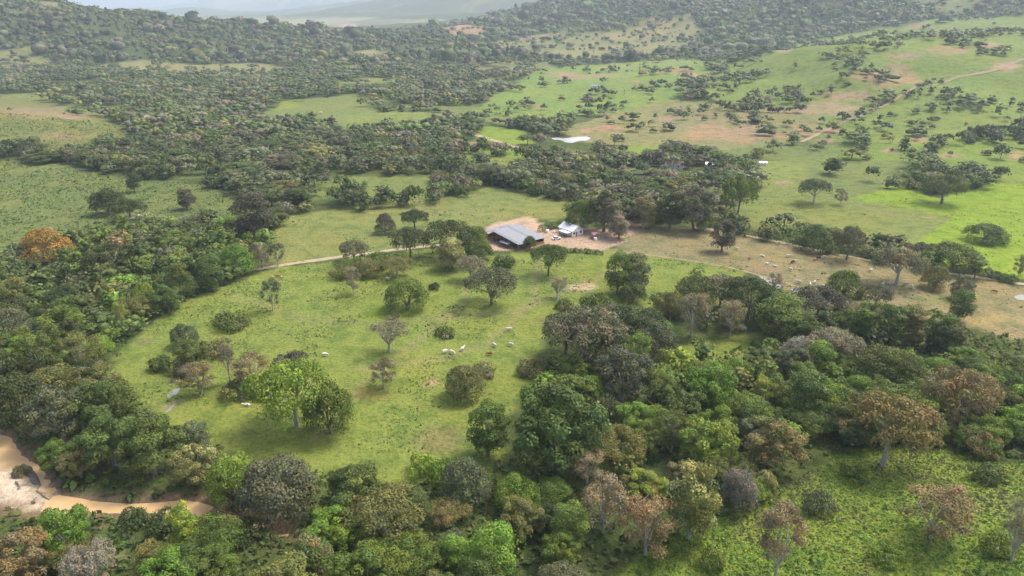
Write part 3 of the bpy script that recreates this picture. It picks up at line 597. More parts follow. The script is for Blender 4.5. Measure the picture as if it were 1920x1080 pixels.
# trees and bushes one can pick out: base u, base v, width px, height px, kind, colour, label, leaf
NAMED = [
 (557, 800, 165, 128, 'umbrella', 'bright', 'bright green spreading tree with a pale bare trunk in the round meadow', 'leaf'),
 (620, 812, 100, 105, 'dome', 'green', 'dense green rounded tree touching the bright pale-trunked meadow tree', 'leaf'),
 (763, 580, 84, 66, 'dome', 'green', 'dense dark green ball-shaped tree alone in the round meadow', 'leaf'),
 (730, 660, 78, 72, 'bare', 'greybrown', 'leafless twiggy grey tree in the open round meadow', 'leaf'),
 (720, 728, 66, 66, 'airy', 'olive', 'thin olive tree below the leafless twiggy meadow tree', 'leaf_dry'),
 (872, 745, 84, 66, 'dome', 'olive', 'bushy olive green tree beside the bare pink soil patch', 'leaf'),
 (835, 628, 44, 22, 'bush', 'mid', 'low dark bush with cattle standing just below it', 'leaf'),
 (815, 543, 24, 18, 'bush', 'dark', 'small dark bush beside the ball-shaped meadow tree', 'leaf'),
 (512, 582, 50, 62, 'airy', 'grey', 'slender pale-trunked sapling beside the cream cattle', 'leaf'),
 (435, 610, 78, 36, 'bush', 'mid', 'wide low green thicket on the meadow slope', 'leaf'),
 (921, 572, 100, 74, 'umbrella', 'grey', 'grey-green spreading tree with a thick pale trunk in the meadow', 'leaf'),
 (848, 505, 62, 60, 'oval', 'olive', 'olive tree with a yellowish top below the barn', 'leaf_bloom'),
 (882, 525, 58, 48, 'umbrella', 'greybrown', 'greyish brown topped tree behind the thick-trunked meadow tree', 'leaf_dry'),
 (1028, 516, 68, 62, 'umbrella', 'mid', 'dark green spreading tree on the lawn directly below the farm yard', 'leaf'),
 (1157, 552, 56, 84, 'oval', 'green', 'tall green tree joined with a grey one beside the sand patch', 'leaf'),
 (1190, 545, 58, 78, 'oval', 'grey', 'tall grey-green tree of the pair beside the sand patch', 'leaf'),
 (1186, 567, 54, 42, 'dome', 'mid', 'low round tree at the foot of the tall pair', 'leaf'),
 (1045, 560, 46, 44, 'bare', 'greybrown', 'small leafless pale tree touching the sand patch', 'leaf'),
 (663, 552, 42, 56, 'airy', 'greybrown', 'greyish purple thin tree at the upper edge of the meadow', 'leaf_dry'),
 (665, 492, 58, 44, 'umbrella', 'grey', 'grey-green spreading tree overhanging the pale dirt track', 'leaf'),
 (690, 515, 60, 34, 'dome', 'olive', 'low olive thicket tree between track and meadow', 'leaf'),
 (745, 520, 70, 40, 'umbrella', 'olive', 'low olive spreading tree above the ball-shaped meadow tree', 'leaf'),
 (770, 482, 78, 58, 'umbrella', 'dark', 'dark flat-topped tree on the track left of the barn'.replace(' left of', ' short of'), 'leaf'),
 (845, 482, 100, 72, 'umbrella', 'dark', 'wide dark flat-topped tree next to the barn', 'leaf'),
 (893, 472, 52, 52, 'dome', 'green', 'green rounded tree against the barn corner', 'leaf'),
 (905, 488, 46, 34, 'dome', 'mid', 'low green tree on the yard edge below the barn corner', 'leaf'),
 (993, 467, 26, 28, 'dome', 'mid', 'small round tree in front of the barn roof corner', 'leaf'),
 (723, 437, 42, 40, 'dome', 'purple', 'small blackish rounded tree in the field behind the track', 'leaf'),
 (778, 430, 50, 40, 'umbrella', 'dark', 'small flat-topped tree in the field behind the track', 'leaf'),
 (478, 447, 82, 92, 'oval', 'purple', 'very tall blackish tree at the corner of the barn field', 'leaf'),
 (92, 492, 86, 70, 'dome', 'orange', 'orange-blossomed spreading tree at the edge of the rough field', 'leaf'),
 (205, 402, 66, 54, 'dome', 'dark', 'larger dark rounded tree of the pair in the rough field', 'leaf'),
 (246, 412, 66, 42, 'umbrella', 'dark', 'dark spreading tree shading white cattle in the rough field', 'leaf'),
 (353, 392, 38, 42, 'oval', 'purple', 'single dark tree standing alone mid rough field', 'leaf'),
 (253, 360, 30, 38, 'oval', 'dark', 'small dark tree with bare stem at the far side of the rough field', 'leaf'),
 (400, 545, 58, 70, 'oval', 'mid', 'green tree with a pale straight trunk on the meadow edge', 'leaf'),
 (447, 512, 66, 60, 'dome', 'bright', 'bright green rounded tree over the end of the dirt track', 'leaf'),
 (492, 503, 46, 54, 'airy', 'pink', 'pinkish grey thin tree at the bend of the dirt track', 'leaf_dry'),
 (522, 500, 36, 46, 'airy', 'grey', 'small thin tree leaning over the dirt track', 'leaf'),
 (342, 560, 50, 74, 'oval', 'mid', 'tall green tree on the meadow edge beside the pale straight trunk', 'leaf'),
 (274, 575, 50, 50, 'dome', 'lime', 'lime green rounded tree in the riverside wood', 'leaf'),
 (232, 620, 34, 56, 'airy', 'lime', 'slim lime-topped tree on the meadow side of the wood', 'leaf'),
 (165, 708, 92, 92, 'airy', 'olive', 'open tree with long pale forking limbs on the riverside wood edge', 'leaf'),
 (348, 648, 52, 46, 'dome', 'grey', 'grey-green small tree on the stream line in the meadow', 'leaf'),
 (366, 690, 74, 60, 'broad', 'mid', 'mid green lumpy tree on the stream line in the meadow', 'leaf'),
 (378, 738, 84, 66, 'airy', 'brown', 'brownish thin tree standing over the stream pool', 'leaf_dry'),
 (432, 720, 40, 96, 'bare', 'greybrown', 'dead pale pole-like tree among the stream thickets', 'leaf'),
 (478, 724, 96, 66, 'airy', 'olive', 'wide olive-brown thicket tree beside the dead pale tree', 'leaf_dry'),
 (545, 690, 66, 40, 'bush', 'purple', 'dark thicket bush behind the bright pale-trunked tree', 'leaf'),
 (1353, 472, 46, 62, 'oval', 'purple', 'blackish egg-shaped tree alone at the head of the brown pasture', 'leaf'),
 (1383, 402, 74, 74, 'umbrella', 'green', 'green tree with a climber-wrapped trunk at the dull green field', 'leaf'),
 (1525, 382, 62, 50, 'umbrella', 'grey', 'grey-green umbrella tree alone in the dull green field', 'leaf'),
 (1575, 384, 30, 34, 'airy', 'greybrown', 'small thin tree beside the umbrella tree in the dull field', 'leaf_dry'),
 (1765, 382, 78, 58, 'umbrella', 'mid', 'dark spreading tree at the top of the bright green field', 'leaf'),
 (1845, 453, 80, 38, 'dome', 'mid', 'wide low dome tree in the middle of the bright green field', 'leaf'),
 (1785, 505, 98, 58, 'dome', 'green', 'wide green dome tree between farm road and bright field', 'leaf'),
 (1587, 487, 64, 66, 'umbrella', 'grey', 'grey-green tree with a clean pale trunk on the farm road', 'leaf'),
 (1525, 470, 62, 54, 'dome', 'mid', 'dense rounded tree swelling out of the farm road hedge', 'leaf'),
 (1580, 557, 72, 56, 'dome', 'green', 'green rounded tree in the brown pasture near the puddles', 'leaf'),
 (1612, 560, 28, 22, 'bush', 'mid', 'small green bush beside the rounded tree in the brown pasture', 'leaf'),
 (1680, 533, 100, 72, 'umbrella', 'grey', 'wide umbrella tree with reddish top shading cattle', 'leaf_rust'),
 (1640, 577, 62, 48, 'umbrella', 'grey', 'small umbrella tree below the cattle in the brown pasture', 'leaf'),
 (1795, 602, 48, 62, 'oval', 'mid', 'leaning tall tree on the lower side of the brown pasture', 'leaf'),
 (1800, 562, 44, 48, 'oval', 'grey', 'grey-green tree just above the leaning tall tree', 'leaf'),
 (1752, 540, 54, 46, 'dome', 'olive', 'olive rounded tree beside the cattle umbrella tree', 'leaf'),
 (1725, 492, 60, 40, 'umbrella', 'purple', 'dark scrubby tree between farm road and wide dome tree', 'leaf'),
 (1908, 520, 34, 44, 'airy', 'grey', 'thin pale-stemmed tree on the bright field margin', 'leaf'),
 (1855, 520, 44, 22, 'bush', 'dark', 'dark low bush beside the farm road on the bright field margin', 'leaf'),
 (1890, 528, 36, 20, 'bush', 'mid', 'green low bush by the thin pale-stemmed tree', 'leaf'),
 (1090, 432, 62, 62, 'dome', 'green', 'green rounded tree behind the white house', 'leaf'),
 (1132, 434, 80, 84, 'broad', 'dark', 'big dark tree towering over the white house', 'leaf_dry'),
 (1160, 448, 44, 46, 'oval', 'greybrown', 'greyish brown tree at the end of the farm yard', 'leaf_dry'),
 (1206, 428, 52, 62, 'oval', 'olive', 'olive grey tree beside the bare earth bank of the yard', 'leaf_dry'),
 (1255, 430, 70, 74, 'broad', 'dark', 'dark lumpy tree in the grove along the yard bank', 'leaf'),
 (1300, 432, 86, 92, 'broad', 'grey', 'tall grey-green tree with pale branches in the farm grove', 'leaf_dry'),
 (1322, 432, 36, 34, 'dome', 'bright', 'small bright green tree at the start of the farm road hedge', 'leaf'),
 # the band of trees between meadow and pasture
 (1095, 690, 150, 120, 'umbrella', 'grey', 'large grey-green umbrella tree at the meadow corner with pale limbs', 'leaf_dry'),
 (1060, 665, 90, 80, 'umbrella', 'dark', 'dark umbrella tree on the inner meadow edge', 'leaf'),
 (1190, 650, 120, 80, 'umbrella', 'dark', 'dark flat tree overlapping the large umbrella tree', 'leaf'),
 (1225, 668, 90, 74, 'dome', 'grey', 'grey rounded tree in the tree band by the meadow', 'leaf'),
 (1295, 630, 76, 84, 'airy', 'greybrown', 'greyish thin tree with a white trunk in the tree band', 'leaf_dry'),
 (1368, 632, 66, 74, 'airy', 'pink', 'pinkish thin tree with a white forked trunk over the glade', 'leaf_dry'),
 (1310, 585, 100, 70, 'umbrella', 'mid', 'mid green flat tree bordering the puddle', 'leaf'),
 (1400, 600, 110, 84, 'umbrella', 'dark', 'dark green umbrella tree below the long puddle', 'leaf'),
 (1450, 610, 90, 70, 'dome', 'mid', 'mid green rounded tree below the small puddle', 'leaf'),
 (1530, 600, 96, 66, 'umbrella', 'purple', 'blackish umbrella tree at the lower pasture corner', 'leaf'),
 (1610, 645, 60, 80, 'column', 'green', 'first climber-hung tree column at the pasture edge', 'leaf'),
 (1660, 652, 64, 88, 'column', 'mid', 'grey-green climber-hung column in the pasture edge row', 'leaf'),
 (1705, 650, 60, 84, 'column', 'olive', 'olive climber-hung column in the pasture edge row', 'leaf'),
 (1755, 655, 66, 78, 'column', 'green', 'last leafy climber-hung tree of the pasture edge row', 'leaf'),
 (1450, 548, 44, 38, 'airy', 'greybrown', 'small brownish tree between the two puddles', 'leaf_dry'),
 (1140, 640, 110, 70, 'umbrella', 'grey', 'grey flat tree behind the large umbrella tree of the meadow corner', 'leaf'),
 (1130, 705, 110, 90, 'umbrella', 'mid', 'mid green umbrella tree below the large grey-green umbrella tree', 'leaf'),
 (1165, 750, 120, 110, 'broad', 'grey', 'grey-leaved lumpy tree with whitish foliage near the meadow corner', 'leaf'),
 (1105, 765, 60, 66, 'dome', 'bright', 'bright green small tree beside the whitish grey-leaved tree', 'leaf'),
 (1255, 610, 70, 66, 'umbrella', 'olive', 'olive flat tree between the tall pair and the tree band', 'leaf'),
 (1350, 575, 90, 64, 'umbrella', 'grey', 'grey-green flat tree right above the white-trunked thin trees'.replace('right above', 'just above'), 'leaf_dry'),
 (1240, 640, 60, 44, 'dome', 'bright', 'bright green low tree at the inner end of the glade', 'leaf'),
 (1500, 690, 80, 66, 'dome', 'silver', 'pale silvery tree beyond the glade', 'leaf'),
 (1560, 690, 110, 76, 'umbrella', 'greybrown', 'greyish brown umbrella tree in front of the climber-hung columns', 'leaf_dry'),
 (305, 690, 50, 34, 'bush', 'mid', 'green thicket bush on the stream line above the pool', 'leaf'),
 (410, 665, 60, 34, 'bush', 'olive', 'olive thicket bush behind the brownish stream trees', 'leaf'),
 (448, 742, 70, 40, 'bush', 'olive', 'olive-brown bush at the foot of the dead pale tree', 'leaf_dry'),
 (505, 740, 60, 40, 'bush', 'green', 'green bush filling the gap beside the bright pale-trunked tree', 'leaf'),
 (345, 705, 50, 40, 'bush', 'grey', 'grey-green bush leaning over the stream pool', 'leaf'),
 (835, 905, 70, 60, 'bush', 'bright', 'light green shrub at the lowest meadow corner', 'leaf'),
 (790, 885, 60, 44, 'bush', 'lime', 'yellowish green shrub on the lower meadow rim', 'leaf'),
 (905, 700, 60, 26, 'bush', 'olive', 'flat scrub patch by the pink soil', 'leaf_dry'),
 (1000, 700, 60, 36, 'bush', 'olive', 'olive scrub at the meadow side of the umbrella tree', 'leaf_dry'),
 (1120, 580, 70, 40, 'bush', 'green', 'green scrub between sand patch and tree band', 'leaf'),
 (1060, 580, 46, 26, 'bush', 'olive', 'low olive scrub below the leafless pale tree', 'leaf'),
 (700, 500, 70, 36, 'bush', 'green', 'green scrub along the track edge of the meadow', 'leaf'),
 (640, 520, 50, 30, 'bush', 'olive', 'olive scrub near the greyish purple thin tree', 'leaf'),
 (945, 500, 50, 30, 'bush', 'mid', 'scrub bush between barn yard and thick-trunked tree', 'leaf'),
 (1870, 1030, 70, 40, 'bush', 'green', 'deep green bush beside the leafless pale slope tree', 'leaf'),
 (1600, 900, 60, 36, 'bush', 'green', 'leafy green bush under the wide olive and rust tree', 'leaf'),
 (1850, 900, 70, 40, 'bush', 'mid', 'dark leafy bush at the upper slope edge', 'leaf'),
 (1660, 1050, 60, 34, 'bush', 'bright', 'bright leafy bush on the open slope', 'leaf'),
 (1330, 1060, 60, 40, 'bush', 'green', 'green bush below the tall olive-yellow tree', 'leaf'),
 # slope and mixed wood
 (1790, 805, 140, 118, 'umbrella', 'brown', 'orange-brown umbrella tree at the top of the leafy slope', 'leaf_rust'),
 (1655, 872, 165, 136, 'umbrella', 'olive', 'wide olive and rust tree with a white trunk on the leafy slope', 'leaf_rust'),
 (1745, 1010, 145, 120, 'airy', 'rust', 'rust-red see-through tree standing alone on the leafy slope', 'leaf_rust'),
 (1452, 1088, 120, 140, 'airy', 'rust', 'faded rust-pink thin tree low on the leafy slope', 'leaf_dry'),
 (1290, 1010, 112, 140, 'oval', 'olive', 'tall olive-yellow tree where the wood meets the leafy slope', 'leaf_bloom'),
 (1380, 952, 76, 80, 'dome', 'silver', 'silvery grey dense rounded tree on the leafy slope edge', 'leaf'),
 (1432, 925, 44, 48, 'dome', 'olive', 'small yellowish tree beside the silvery grey tree', 'leaf_bloom'),
 (1535, 955, 66, 46, 'bush', 'grey', 'dark climber-covered thicket alone on the leafy slope', 'leaf'),
 (1440, 880, 130, 106, 'broad', 'olive', 'brown-and-green lumpy tree above the silvery grey tree', 'leaf_rust'),
 (1895, 1055, 70, 120, 'bare', 'greybrown', 'leafless pale tree on the leafy slope', 'leaf'),
 (1325, 870, 120, 96, 'broad', 'lime', 'lime green lumpy tree in the middle of the mixed wood', 'leaf'),
 (1045, 882, 190, 168, 'broad', 'mid', 'huge dark green tree with a pale trunk at the meadow rim', 'leaf'),
 (915, 855, 90, 106, 'oval', 'green', 'bright leafy oval tree on the lower meadow rim', 'leaf'),
 (870, 940, 100, 84, 'dome', 'grey', 'grey-green rounded tree at the lowest corner of the meadow', 'leaf'),
 (525, 955, 150, 108, 'dome', 'grey', 'large grey-green domed tree between meadow and river', 'leaf'),
 (438, 935, 84, 84, 'dome', 'bright', 'bright green tree at the end of the muddy river', 'leaf'),
 (372, 908, 90, 84, 'broad', 'olive', 'cream-blossomed tree on the meadow rim by the river', 'leaf_bloom'),
 (660, 975, 130, 110, 'broad', 'mid', 'mid green lumpy tree on the river side of the meadow', 'leaf'),
 (210, 820, 130, 120, 'broad', 'mid', 'large green tree on the river bank below the meadow', 'leaf'),
 (120, 830, 120, 120, 'broad', 'grey', 'large grey-green tree on the river bank over the sand', 'leaf'),
 (290, 890, 130, 124, 'broad', 'mid', 'large round-lobed tree facing the meadow rim and river', 'leaf'),
 (45, 795, 110, 110, 'dome', 'dark', 'dark tree overhanging the river bend', 'leaf'),
 (42, 892, 34, 30, 'bush', 'grey', 'small bush on the wet rock of the sand bar', 'leaf'),
 (180, 1105, 100, 90, 'umbrella', 'silver', 'silvery umbrella tree with pale limbs in the mixed wood', 'leaf'),
 (45, 1105, 130, 120, 'broad', 'brown', 'large brownish rust tree across the river from the sand bar', 'leaf_rust'),
 (130, 1040, 110, 100, 'broad', 'bright', 'bright green lumpy tree across the river from the sand bar', 'leaf'),
 (250, 985, 70, 40, 'bush', 'dark', 'dark riverside thicket over the narrow water', 'leaf'),
 (310, 990, 90, 44, 'bush', 'dark', 'dark spreading thicket below the orange pool', 'leaf'),
 (390, 1000, 90, 44, 'bush', 'dark', 'dark thicket past the end of the orange pool', 'leaf'),
 (470, 1010, 100, 44, 'bush', 'dark', 'dark thicket beneath the large domed tree', 'leaf'),
 (1100, 905, 100, 70, 'airy', 'pink', 'bare-twigged pinkish grey tree beside the huge dark tree', 'leaf_dry'),
 (1210, 1040, 130, 110, 'airy', 'rust', 'drooping rust-red tree in the mixed wood at the slope', 'leaf_rust'),
 (1130, 1000, 120, 110, 'airy', 'pink', 'pinkish dead-looking tree in the mixed wood', 'leaf_rust'),
 (1065, 1030, 80, 90, 'oval', 'green', 'rich green upright tree beside the pinkish dead-looking tree', 'leaf'),
]
vk = 0
for (u, v, wp, hp, kind, colr, lab, mk) in NAMED:
    x, y, z, t = ground_at(u, v)
    wm = wp * t / FPX; th = math.atan2(CAM_H - z, math.hypot(x, y))
    hm = max(hp * t / FPX / math.cos(th) - .18 * wm * math.tan(th), .35 * hp * t / FPX)
    vk += 1
    plant(x, y, z, kind, vk % 3, colr, wm, hm, lab, None, mk)
n_named = len(PLACED)

# ------------------------------------------------------------------ the woods: places for every other tree
def scatter(x0, x1, y0, y1, step, seed):
    rg = np.random.default_rng(seed)
    gx, gy = np.meshgrid(np.arange(x0, x1, step), np.arange(y0, y1, step))
    gx = gx + (gy / step % 2 > 1) * step * .5
    return (gx + (rg.random(gx.shape) - .5) * step * .95).ravel(), (gy + (rg.random(gx.shape) - .5) * step * .95).ravel()
def candidates():
    out = []
    for (ya, yb, step, seed) in ((62, 330, 7.4, 1), (330, 640, 8.8, 2), (640, 1250, 10.4, 3), (1250, 2800, 12.2, 4)):
        X_ = .76 * yb + 50
        x, y = scatter(-X_, X_, ya, yb, step, seed)
        k = np.abs(x) < .735 * y + 32; x, y = x[k], y[k]
        out.append((x, y, np.full(len(x), step)))
    return [np.concatenate(q) for q in zip(*out)]
cx, cy_, cst = candidates(); cz = hgt(cx, cy_)
cu, cv, ct = project(cx, cy_, cz)
rg = np.random.default_rng(99); rnd = rg.random(len(cx))
wf = np.clip(120 / np.maximum(ct, 60), .05, 1)
ck = cover(cu + 14 * wf * fbm(cx, cy_, 14, 61, 3), cv + 8 * wf * fbm(cx, cy_, 14, 67, 3))
dens = np.where(ck < 0, 1.0, 0)
clump = np.clip(.35 + 4.5 * np.clip(fbm(cx, cy_, 55, 151, 3), -.1, .5), 0, 3)
for i, f in enumerate(FIELDS): dens = np.where(ck == i, f[3] * cst ** 2 * clump, dens)
gap = fbm(cx, cy_, 105, 131, 4)
dens = np.where((ck < 0) & (cy_ > 330) & (cy_ < 1150), np.clip(.64 - 2.5 * np.clip(gap, -.15, .6), .02, 1), dens)
dens = np.where((ck < 0) & (cy_ >= 1150), np.clip(.92 - 1.2 * np.clip(fbm(cx, cy_, 170, 133, 4), -.1, .5), .15, 1), dens)
dens = np.where((ck < 0) & (cy_ > 900) & (fbm(cx, cy_, 260, 71, 5) > .29), .2, dens)
dens = np.where(inpoly(cu, cv, YARD_PX), 0, dens)
keep = rnd < dens
rk = (cy_ > 60) & (cy_ < 420) & (cx < 20) & (cx > -420)
sr = np.full(len(cx), 99.); sr[rk] = sdist(cx[rk], cy_[rk], RIVER); keep &= sr > 2.5
# the wood stops short of the open places, so that its crowns do not hang over them
tu, tv, _t = project(cx, cy_, cz + 9.5)
CLEAR = [river_px, [(-60, 800), (60, 860), (110, 925), (250, 935), (250, 975), (150, 975), (40, 962), (-60, 950)], [(1028, 252), (1115, 250), (1115, 274), (1040, 272)], FIELDS[0][1], FIELDS[1][1], FIELDS[6][1], YARD_PX, [(890, 250), (1000, 278), (1000, 292), (890, 266)], [(1400, 500), (1520, 520), (1520, 560), (1400, 530)],
         [(1262, 304), (1345, 304), (1345, 322), (1262, 322)], [(1425, 300), (1440, 300), (1440, 314), (1425, 314)]]
for p in CLEAR:
    hit = inpoly(tu, tv, p)
    for du in (-14, 14): hit |= inpoly(tu + du * 200 / np.maximum(ct, 100), .5 * tv + .5 * cv, p)
    keep &= ~(hit & (ck < 0) & (rnd > .10 if p is FIELDS[0][1] else True))
# river bank scrub and soil keep clear; so do water and roads
for pl, z, pad in WATERS:
    c = np.mean(pl, 0); q = np.hypot(cx - c[0], cy_ - c[1]) < 120; s = np.full(len(cx), 99.)
    if q.any(): s[q] = sdist(cx[q], cy_[q], pl)
    keep &= s > 3
for px in ([(895, 256), (930, 266), (975, 277), (1010, 288)], [(1530, 252), (1610, 216), (1710, 174), (1780, 144), (1872, 137), (1905, 114)], [(430, 515), (520, 497), (740, 469), (910, 452)]):
    d, _ = segdist(cx, cy_, gpoly(px)); keep &= d > 6
sc_ = np.exp(rg.normal(size=len(cx)) * np.where(cst > 11, .46, np.where(cst > 7.8, .38, .24)))
crad = np.where(cst < 8, 4.5, np.where(cst < 9, 5.4, np.where(cst < 10.6, 6.3, 6.2))) * sc_
crad = np.where((ck >= 0), crad * .72, crad)
PX_ = np.array(PLACED)
near = np.where(keep & (cy_ < 560))[0]
for i in near:
    d = np.hypot(PX_[:, 0] - cx[i], PX_[:, 1] - cy_[i])
    if (d < .62 * PX_[:, 2] + .55 * crad[i]).any(): keep[i] = False
# nothing between the eye and the named things that stand free in the pastures
cx, cy_, cz, cu, cv, ct, ck, crad, cst = [q[keep] for q in (cx, cy_, cz, cu, cv, ct, ck, crad, cst)]
N = len(cx)

def region(u, v):
    if v > 880 or (v > 690 and u > 1000): return 'mixed'
    if u < 560 and v > 430: return 'riverside'
    if v > 560 or (v > 480 and u < 1600): return 'band'
    if u > 1330: return 'belt'
    if v > 330: return 'grove'
    return 'far'
RTXT = dict(mixed=('in the mixed wood beside the leafy slope', 'trees of the mixed wood'), riverside=('in the riverside wood along the round meadow', 'trees of the riverside wood'),
            band=('in the tree band between meadow and brown pasture', 'trees of the band by the brown pasture'), belt=('in the tree belt beyond the bright green field', 'trees of the belt beyond the bright field'),
            grove=('in the grove behind the barn field and white house', 'trees of the grove behind the farm'), far=('in the woods below the grassy knoll', 'trees of the woods below the knoll'))
RPAL = dict(mixed=(['mid', 'green', 'bright', 'lime', 'olive', 'rust', 'grey', 'brown', 'dark'], [.24, .30, .20, .07, .09, .02, .04, .02, .02]),
            riverside=(['dark', 'mid', 'green', 'grey', 'olive', 'brown', 'bright'], [.2, .32, .2, .12, .08, .03, .05]),
            band=(['dark', 'mid', 'green', 'grey', 'olive', 'greybrown', 'rust'], [.2, .3, .18, .18, .08, .04, .02]),
            belt=(['dark', 'mid', 'grey', 'olive', 'greybrown'], [.35, .3, .2, .1, .05]), grove=(['dark', 'mid', 'grey', 'olive', 'greybrown', 'pink', 'purple'], [.32, .24, .2, .1, .06, .03, .05]),
            far=(['dark', 'mid', 'grey', 'olive', 'greybrown', 'pink', 'purple'], [.34, .24, .19, .1, .06, .03, .04]))
KP = (['broad', 'dome', 'umbrella', 'oval', 'airy', 'column'], [.42, .16, .2, .12, .08, .02])
tu2, tv2, _t2 = project(cx, cy_, cz + 11)
vis = (cu > -40) & (cu < 1960) & (cv > -20) & (tv2 < 1110)
app = crad / ct * vis
order = np.argsort(-app)
n_obj = 300 - sum(1 for q in NAMED if q[4] != 'bush')
asobj = np.zeros(N, bool); asobj[order[:n_obj]] = True
kinds = rg.choice(KP[0], N, p=KP[1]); kinds = np.where((ck >= 0) & (kinds == 'umbrella'), 'dome', kinds); vars_ = rg.integers(0, 3, N)
cols = np.empty(N, object)
regs = np.array([region(a, b) for a, b in zip(cu, cv)])
for r in RTXT:
    k = regs == r; cols[k] = rg.choice(RPAL[r][0], k.sum(), p=RPAL[r][1])
SHORT = {}
for i, q in enumerate(NAMED):
    wd = q[6].split(); cut = next((j for j, a in enumerate(wd) if a in ('in', 'on', 'at', 'beside', 'below', 'between', 'touching', 'with', 'behind', 'over', 'across', 'above', 'where', 'standing', 'among', 'overhanging', 'facing', 'of', 'low', 'alone', 'next', 'against', 'shading', 'leaning', 'swelling', 'just', 'joined', 'bordering', 'overlapping', 'directly', 'towering', 'near', 'past', 'beneath')), 99)
    SHORT[i] = ' '.join(wd[:cut])
CNT = {}
for a in SHORT.values(): CNT[a] = CNT.get(a, 0) + 1
LANDM = np.array([CNT[SHORT[i]] == 1 and 3 <= len(SHORT[i].split()) <= 5 for i in range(len(NAMED))])
for i in np.where(asobj)[0]:
    kind, colr = kinds[i], cols[i]
    patchy = colr in ('rust', 'brown')
    if patchy: colr = 'olive'
    if colr in ('greybrown', 'pink'): kind = rg.choice(['airy', 'broad', 'umbrella'])
    mk = 'leaf'
    if patchy: mk = 'leaf_rust'
    elif colr in ('greybrown', 'pink'): mk = 'leaf_dry'
    elif regs[i] == 'mixed' and rg.random() < .12: mk = 'leaf_rust'
    d = PROTO[kind, vars_[i]]; wm = 2 * crad[i] * (1.25 if kind == 'umbrella' else .85 if kind in ('oval', 'column') else 1.1)
    hm = min(d['H'] * wm / (2 * d['R']), 15 if cv[i] > 480 else 9.5) * (.8 + .3 * rg.random())
    txt, grp = RTXT[regs[i]]
    q = int(np.argmin(np.hypot(PX_[:n_named, 0] - cx[i], PX_[:n_named, 1] - cy_[i]) + 1e6 * ~LANDM)); txt2 = 'beside the ' + SHORT[q]
    extra = ' with rusty patches' if mk == 'leaf_rust' else ''
    plant(cx[i], cy_[i], cz[i], kind, int(vars_[i]), colr, wm, hm, [f"{WORD[colr]} {SHAPE[kind]} tree{extra} {txt}", f"{WORD[colr]} {SHAPE[kind]} tree{extra} {txt2}"][int(np.hypot(PX_[q, 0] - cx[i], PX_[q, 1] - cy_[i]) < 34)], grp, mk)

# where two or three neighbours look alike, their size tells them apart
same = {}
for o in COL.objects:
    if o.get('category') == 'tree': same.setdefault(o['label'], []).append(o)
for lb, os_ in same.items():
    for o in os_[1:]:
        if 'group' in os_[0]: o['group'] = os_[0]['group']
    if 2 <= len(os_) <= 3 and len(lb.split()) < 16:
        os_.sort(key=lambda o: o.scale.x); q = [o.scale.x for o in os_]
        if all(b > a * 1.07 for a, b in zip(q, q[1:])):
            for o, wd in zip(os_, ('smaller', 'larger') if len(q) == 2 else ('smallest', 'middle-sized', 'largest')): o['label'] = wd + ' ' + lb
# the rest of the woodland, too many to count: one mass
ICO = []
def far_blob(seed):
    r = np.random.default_rng(seed); n = 9
    lobes = [(r.normal() * .45, r.normal() * .45, .75 + .35 * r.random(), .55 + .2 * r.random()) for _ in range(3)]
    return join(lumps(r, [(0, 0, .75, .85)], 4, ((-.5, .8), (.4, .95), (.95, .15))), leaf_cloud(r, lobes, 6, .5, .9, .05))
BL = [far_blob(s) for s in range(6)]
MV, MF, MS, MC = [], [], [], []; voff = 0
def stamp(src, pos, sx, sz, rot, colr):
    global voff
    Vv, F, S = src; n = len(pos)
    if not n: return
    c, s = np.cos(rot)[:, None], np.sin(rot)[:, None]
    x = (Vv[None, :, 0] * c - Vv[None, :, 1] * s) * sx[:, None] + pos[:, 0:1]
    y = (Vv[None, :, 0] * s + Vv[None, :, 1] * c) * sx[:, None] + pos[:, 1:2]
    z = Vv[None, :, 2] * sz[:, None] + pos[:, 2:3]
    MV.append(np.stack([x, y, z], -1).reshape(-1, 3).astype(np.float32))
    MF.append((F[None] + (np.arange(n) * len(Vv))[:, None, None] + voff).reshape(-1, 4).astype(np.int32)); voff += n * len(Vv)
    MS.append(np.broadcast_to(S[None], (n,) + S.shape).reshape(-1, 3).astype(np.float32))
    MC.append(np.repeat(colr, len(F), axis=0).astype(np.float32))
rest = ~asobj
cc = np.array([PAL[c] if c not in ('pink', 'greybrown') else np.array(PAL[c]) * .72 for c in cols]) * np.where(ct < 1250, 1.12, .95)[:, None] * (.8 + .4 * rg.random((N, 1))) * (1 + .1 * (rg.random((N, 3)) - .5))
rot = rg.random(N) * 6.283
TRK = (np.array([(-.3, 0, -.5), (.3, 0, -.5), (.18, 0, 1), (-.18, 0, 1), (0, -.3, -.5), (0, .3, -.5), (0, .18, 1), (0, -.18, 1)], float), np.array([[0, 1, 2, 3], [4, 5, 6, 7]]), np.array([[1, .2, 0], [1, .2, 0]], float))
for (sel, lod) in ((rest & (ct < 560), 'b'), (rest & (ct >= 560) & (ct < 1250), 'c')):
    for kind in KP[0]:
        for var in range(3):
            k = sel & (kinds == kind) & (vars_ == var)
            d = PROTO[kind, var]; s = crad[k] / d['R'] * (1.25 if kind == 'umbrella' else .85 if kind in ('oval', 'column') else 1.1)
            s = s * 1.1; hz = np.minimum(s * d['H'], 13) / d['H'] * (.62 + .3 * rg.random(k.sum()))
            P = np.stack([cx[k], cy_[k], cz[k]], -1)
            stamp(d['lod'][lod], P, s, hz, rot[k], cc[k])
            if lod == 'b': stamp(TRK, P, s * 1.0, hz * d['H'] * .6, rot[k], np.tile((.19, .165, .13), (k.sum(), 1)))
bi = rg.integers(0, 6, N)
